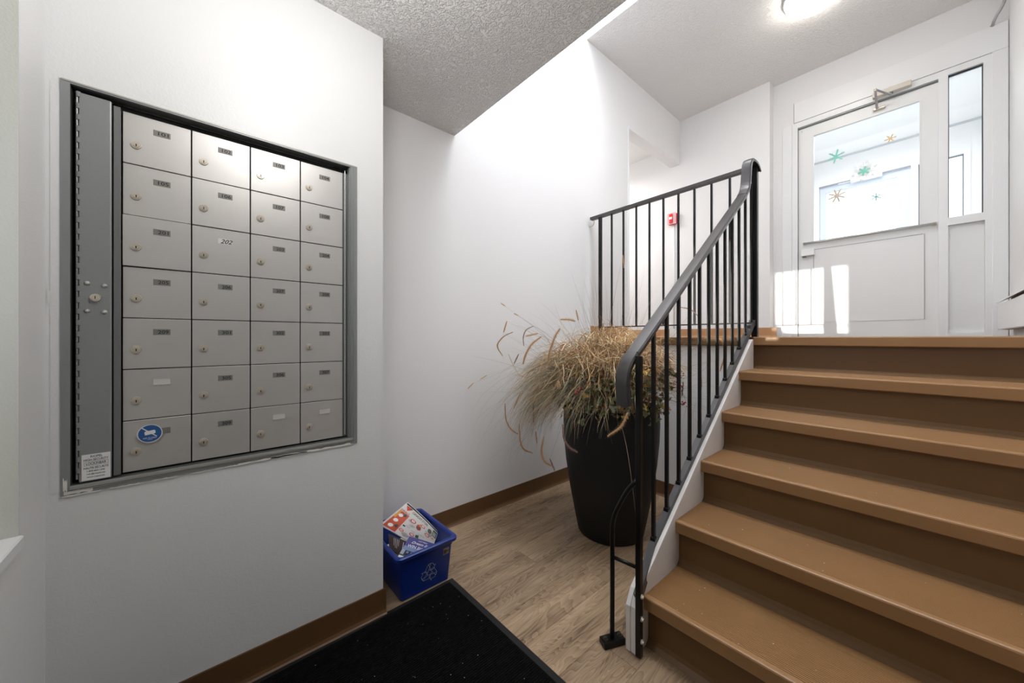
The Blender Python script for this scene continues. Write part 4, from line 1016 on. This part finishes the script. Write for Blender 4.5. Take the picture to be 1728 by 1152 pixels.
for D_, rr, col, pp in heads:
    pts3 = [limit(ray(x_, y_, D_)) for x_, y_ in pp]
    path_ = smooth_path(pts3, 5) if len(pts3) > 2 else [pts3[0].lerp(pts3[1], t/6) for t in range(7)]
    ln = sum((b2-a2).length for a2, b2 in zip(path_, path_[1:]))
    bm = BM(); m_ = len(path_)
    rr *= 1.25; sweep(bm, path_, circ(rr*0.36, 6), up=Vector((0.1, 0.2, 1)), scale=[0.35+0.65*math.sin(math.pi*min(1, (i+0.7)/(m_)))**0.5 for i in range(m_)])
    nb = int(ln/0.10*520)
    for q in range(nb):   # bristles
        t = rnd.random()*(m_-1.001); i = int(t); c_ = path_[i].lerp(path_[i+1], t-i); tg = (path_[i+1]-path_[i]).normalized()
        o_ = tg.orthogonal().normalized(); o_.rotate(Matrix.Rotation(rnd.uniform(0, 6.28), 3, tg))
        e_ = c_ + (o_ + tg*0.5).normalized()*rr*rnd.uniform(0.7, 1.7)*(0.4+0.6*math.sin(math.pi*(0.12+0.76*t/(m_-1)))); s_ = tg.cross(o_)*0.0009
        bm.faces.new([bm.verts.new(c_-s_), bm.verts.new(c_+s_), bm.verts.new(e_)])
    child('seed_head', bm, hv[col], pt)
    s0 = PC + Vector((rnd.uniform(-.1, .1), rnd.uniform(-.1, .1), 0.75)); e0 = path_[0]; mid = (s0+e0)/2; mid.z = max(s0.z, e0.z)*0.5 + 0.5*max(e0.z, 1.05) + 0.04
    if e0.z > 1.15: mid.z = (s0.z+e0.z)/2 + 0.08
    stp = [limit(q) for q in smooth_path([s0, mid, e0], 7)]
    for t_ in range(2): ribbon(stp, 0.0022, (0.33, 0.24, 0.14))
    tip = path_[-1]; ribbon([tip, tip + (path_[-1]-path_[-2]).normalized()*0.02 + Vector((0, 0, -0.004))], 0.0012, (0.40, 0.30, 0.2))
me = bpy.data.meshes.new('grass_blades'); me.from_pydata([tuple(v) for v in verts], [], faces)
ca = me.color_attributes.new('tint', 'FLOAT_COLOR', 'CORNER')
buf = []
for c_ in cols_: buf += [*c_, 1.0]*4
ca.data.foreach_set('color', buf); me.materials.append(gm)
go = bpy.data.objects.new('grass_blades', me); C.objects.link(go); go.parent = pt; go.matrix_parent_inverse = Matrix.Translation(-pt.location); go['kind'] = 'stuff'

# withered leaves around the rim
def leaf_mesh(r_):
    bm = BM(); n = 11; ring = []
    for i in range(n):
        a_ = 2*math.pi*i/n; k_ = r_*(0.72 + 0.28*math.cos(3*a_+0.4))*rnd.uniform(0.85, 1.1)
        ring.append(bm.verts.new((k_*math.cos(a_), k_*math.sin(a_), rnd.uniform(-0.22, 0.22)*r_)))
    c_ = bm.verts.new((0, 0, 0.15*r_))
    for i in range(n): bm.faces.new((c_, ring[i], ring[(i+1) % n]))
    return bm
LEAFM = [mat('leaf_olive', (0.15, 0.14, 0.045), 0.6), mat('leaf_yellow', (0.42, 0.28, 0.06), 0.6), mat('leaf_green', (0.10, 0.12, 0.05), 0.6), mat('leaf_brown', (0.20, 0.10, 0.045), 0.7), mat('leaf_grey_green', (0.19, 0.20, 0.13), 0.6), mat('leaf_amber', (0.52, 0.30, 0.09), 0.6)]
lm = []
for q in range(18):
    bm = leaf_mesh(rnd.uniform(0.017, 0.028)); me_ = bpy.data.meshes.new('leaf'); bm.to_mesh(me_); bm.free(); me_.materials.append(LEAFM[q % 6]); lm.append(me_)
for q in range(290):
    az = FRONT + rnd.gauss(0.30, 0.75); hgt = rnd.random()
    z_ = 0.735 + 0.25*hgt; r_ = rnd.uniform(0.275, 0.335) + 0.05*hgt*rnd.random()
    if rnd.random() < 0.10: z_ -= rnd.uniform(0.02, 0.06); r_ = max(r_, 0.298)
    if z_ < 0.77: r_ = max(r_, 0.298)
    wts = [3, 1.2+1.6*(1-hgt), 3, 2, 2, 1.0*(1-hgt)+0.1]
    mi = rnd.choices(range(6), wts)[0]; me_ = lm[rnd.choice([k_ for k_ in range(18) if k_ % 6 == mi])]
    o = bpy.data.objects.new('leaf', me_); C.objects.link(o); o.parent = pt
    o.location = (r_*math.cos(az), r_*math.sin(az), z_); o.rotation_euler = (rnd.uniform(-1.4, 1.4), rnd.uniform(-1.4, 1.4), rnd.uniform(0, 6.28))
# red berries and faded red flowers on the stair side
BERRY = mat('berry_red', (0.32, 0.012, 0.025), 0.4)
for x_, y_, D_, n_ in ((1104,611,2.02,6),(1119,616,2.0,5),(1128,612,2.0,9),(1147,627,2.05,7),(1150,634,2.05,7),(1139,646,2.05,6),(1149,653,2.05,7),(1149,660,2.05,6),(1153,682,2.05,12),(1111,628,1.95,5),(972,662,1.80,6),(980,655,1.80,5),(1092,663,1.85,3),(1062,636,1.95,4),(1146,620,2.05,5)):
    bm = BM(); c0 = ray(x_, y_, D_); rs = 0.011 if n_ < 10 else 0.013
    for q in range(n_):
        bmesh.ops.create_icosphere(bm, subdivisions=1, radius=rnd.uniform(0.0034, 0.0052), matrix=Matrix.Translation(c0 + Vector((rnd.gauss(0, 1), rnd.gauss(0, 1), rnd.gauss(0, 1)))*rs*0.65))
    child('berry_cluster', bm, BERRY, pt, True)
    s0 = PC + Vector((0.16*math.cos(FRONT+1.0), 0.16*math.sin(FRONT+1.0), 0.74))
    bm = sweep(BM(), smooth_path([s0, (s0+c0)/2+Vector((0, 0, 0.05)), c0], 5), circ(0.0014, 5)); child('stem', bm, LEAFM[3], pt)
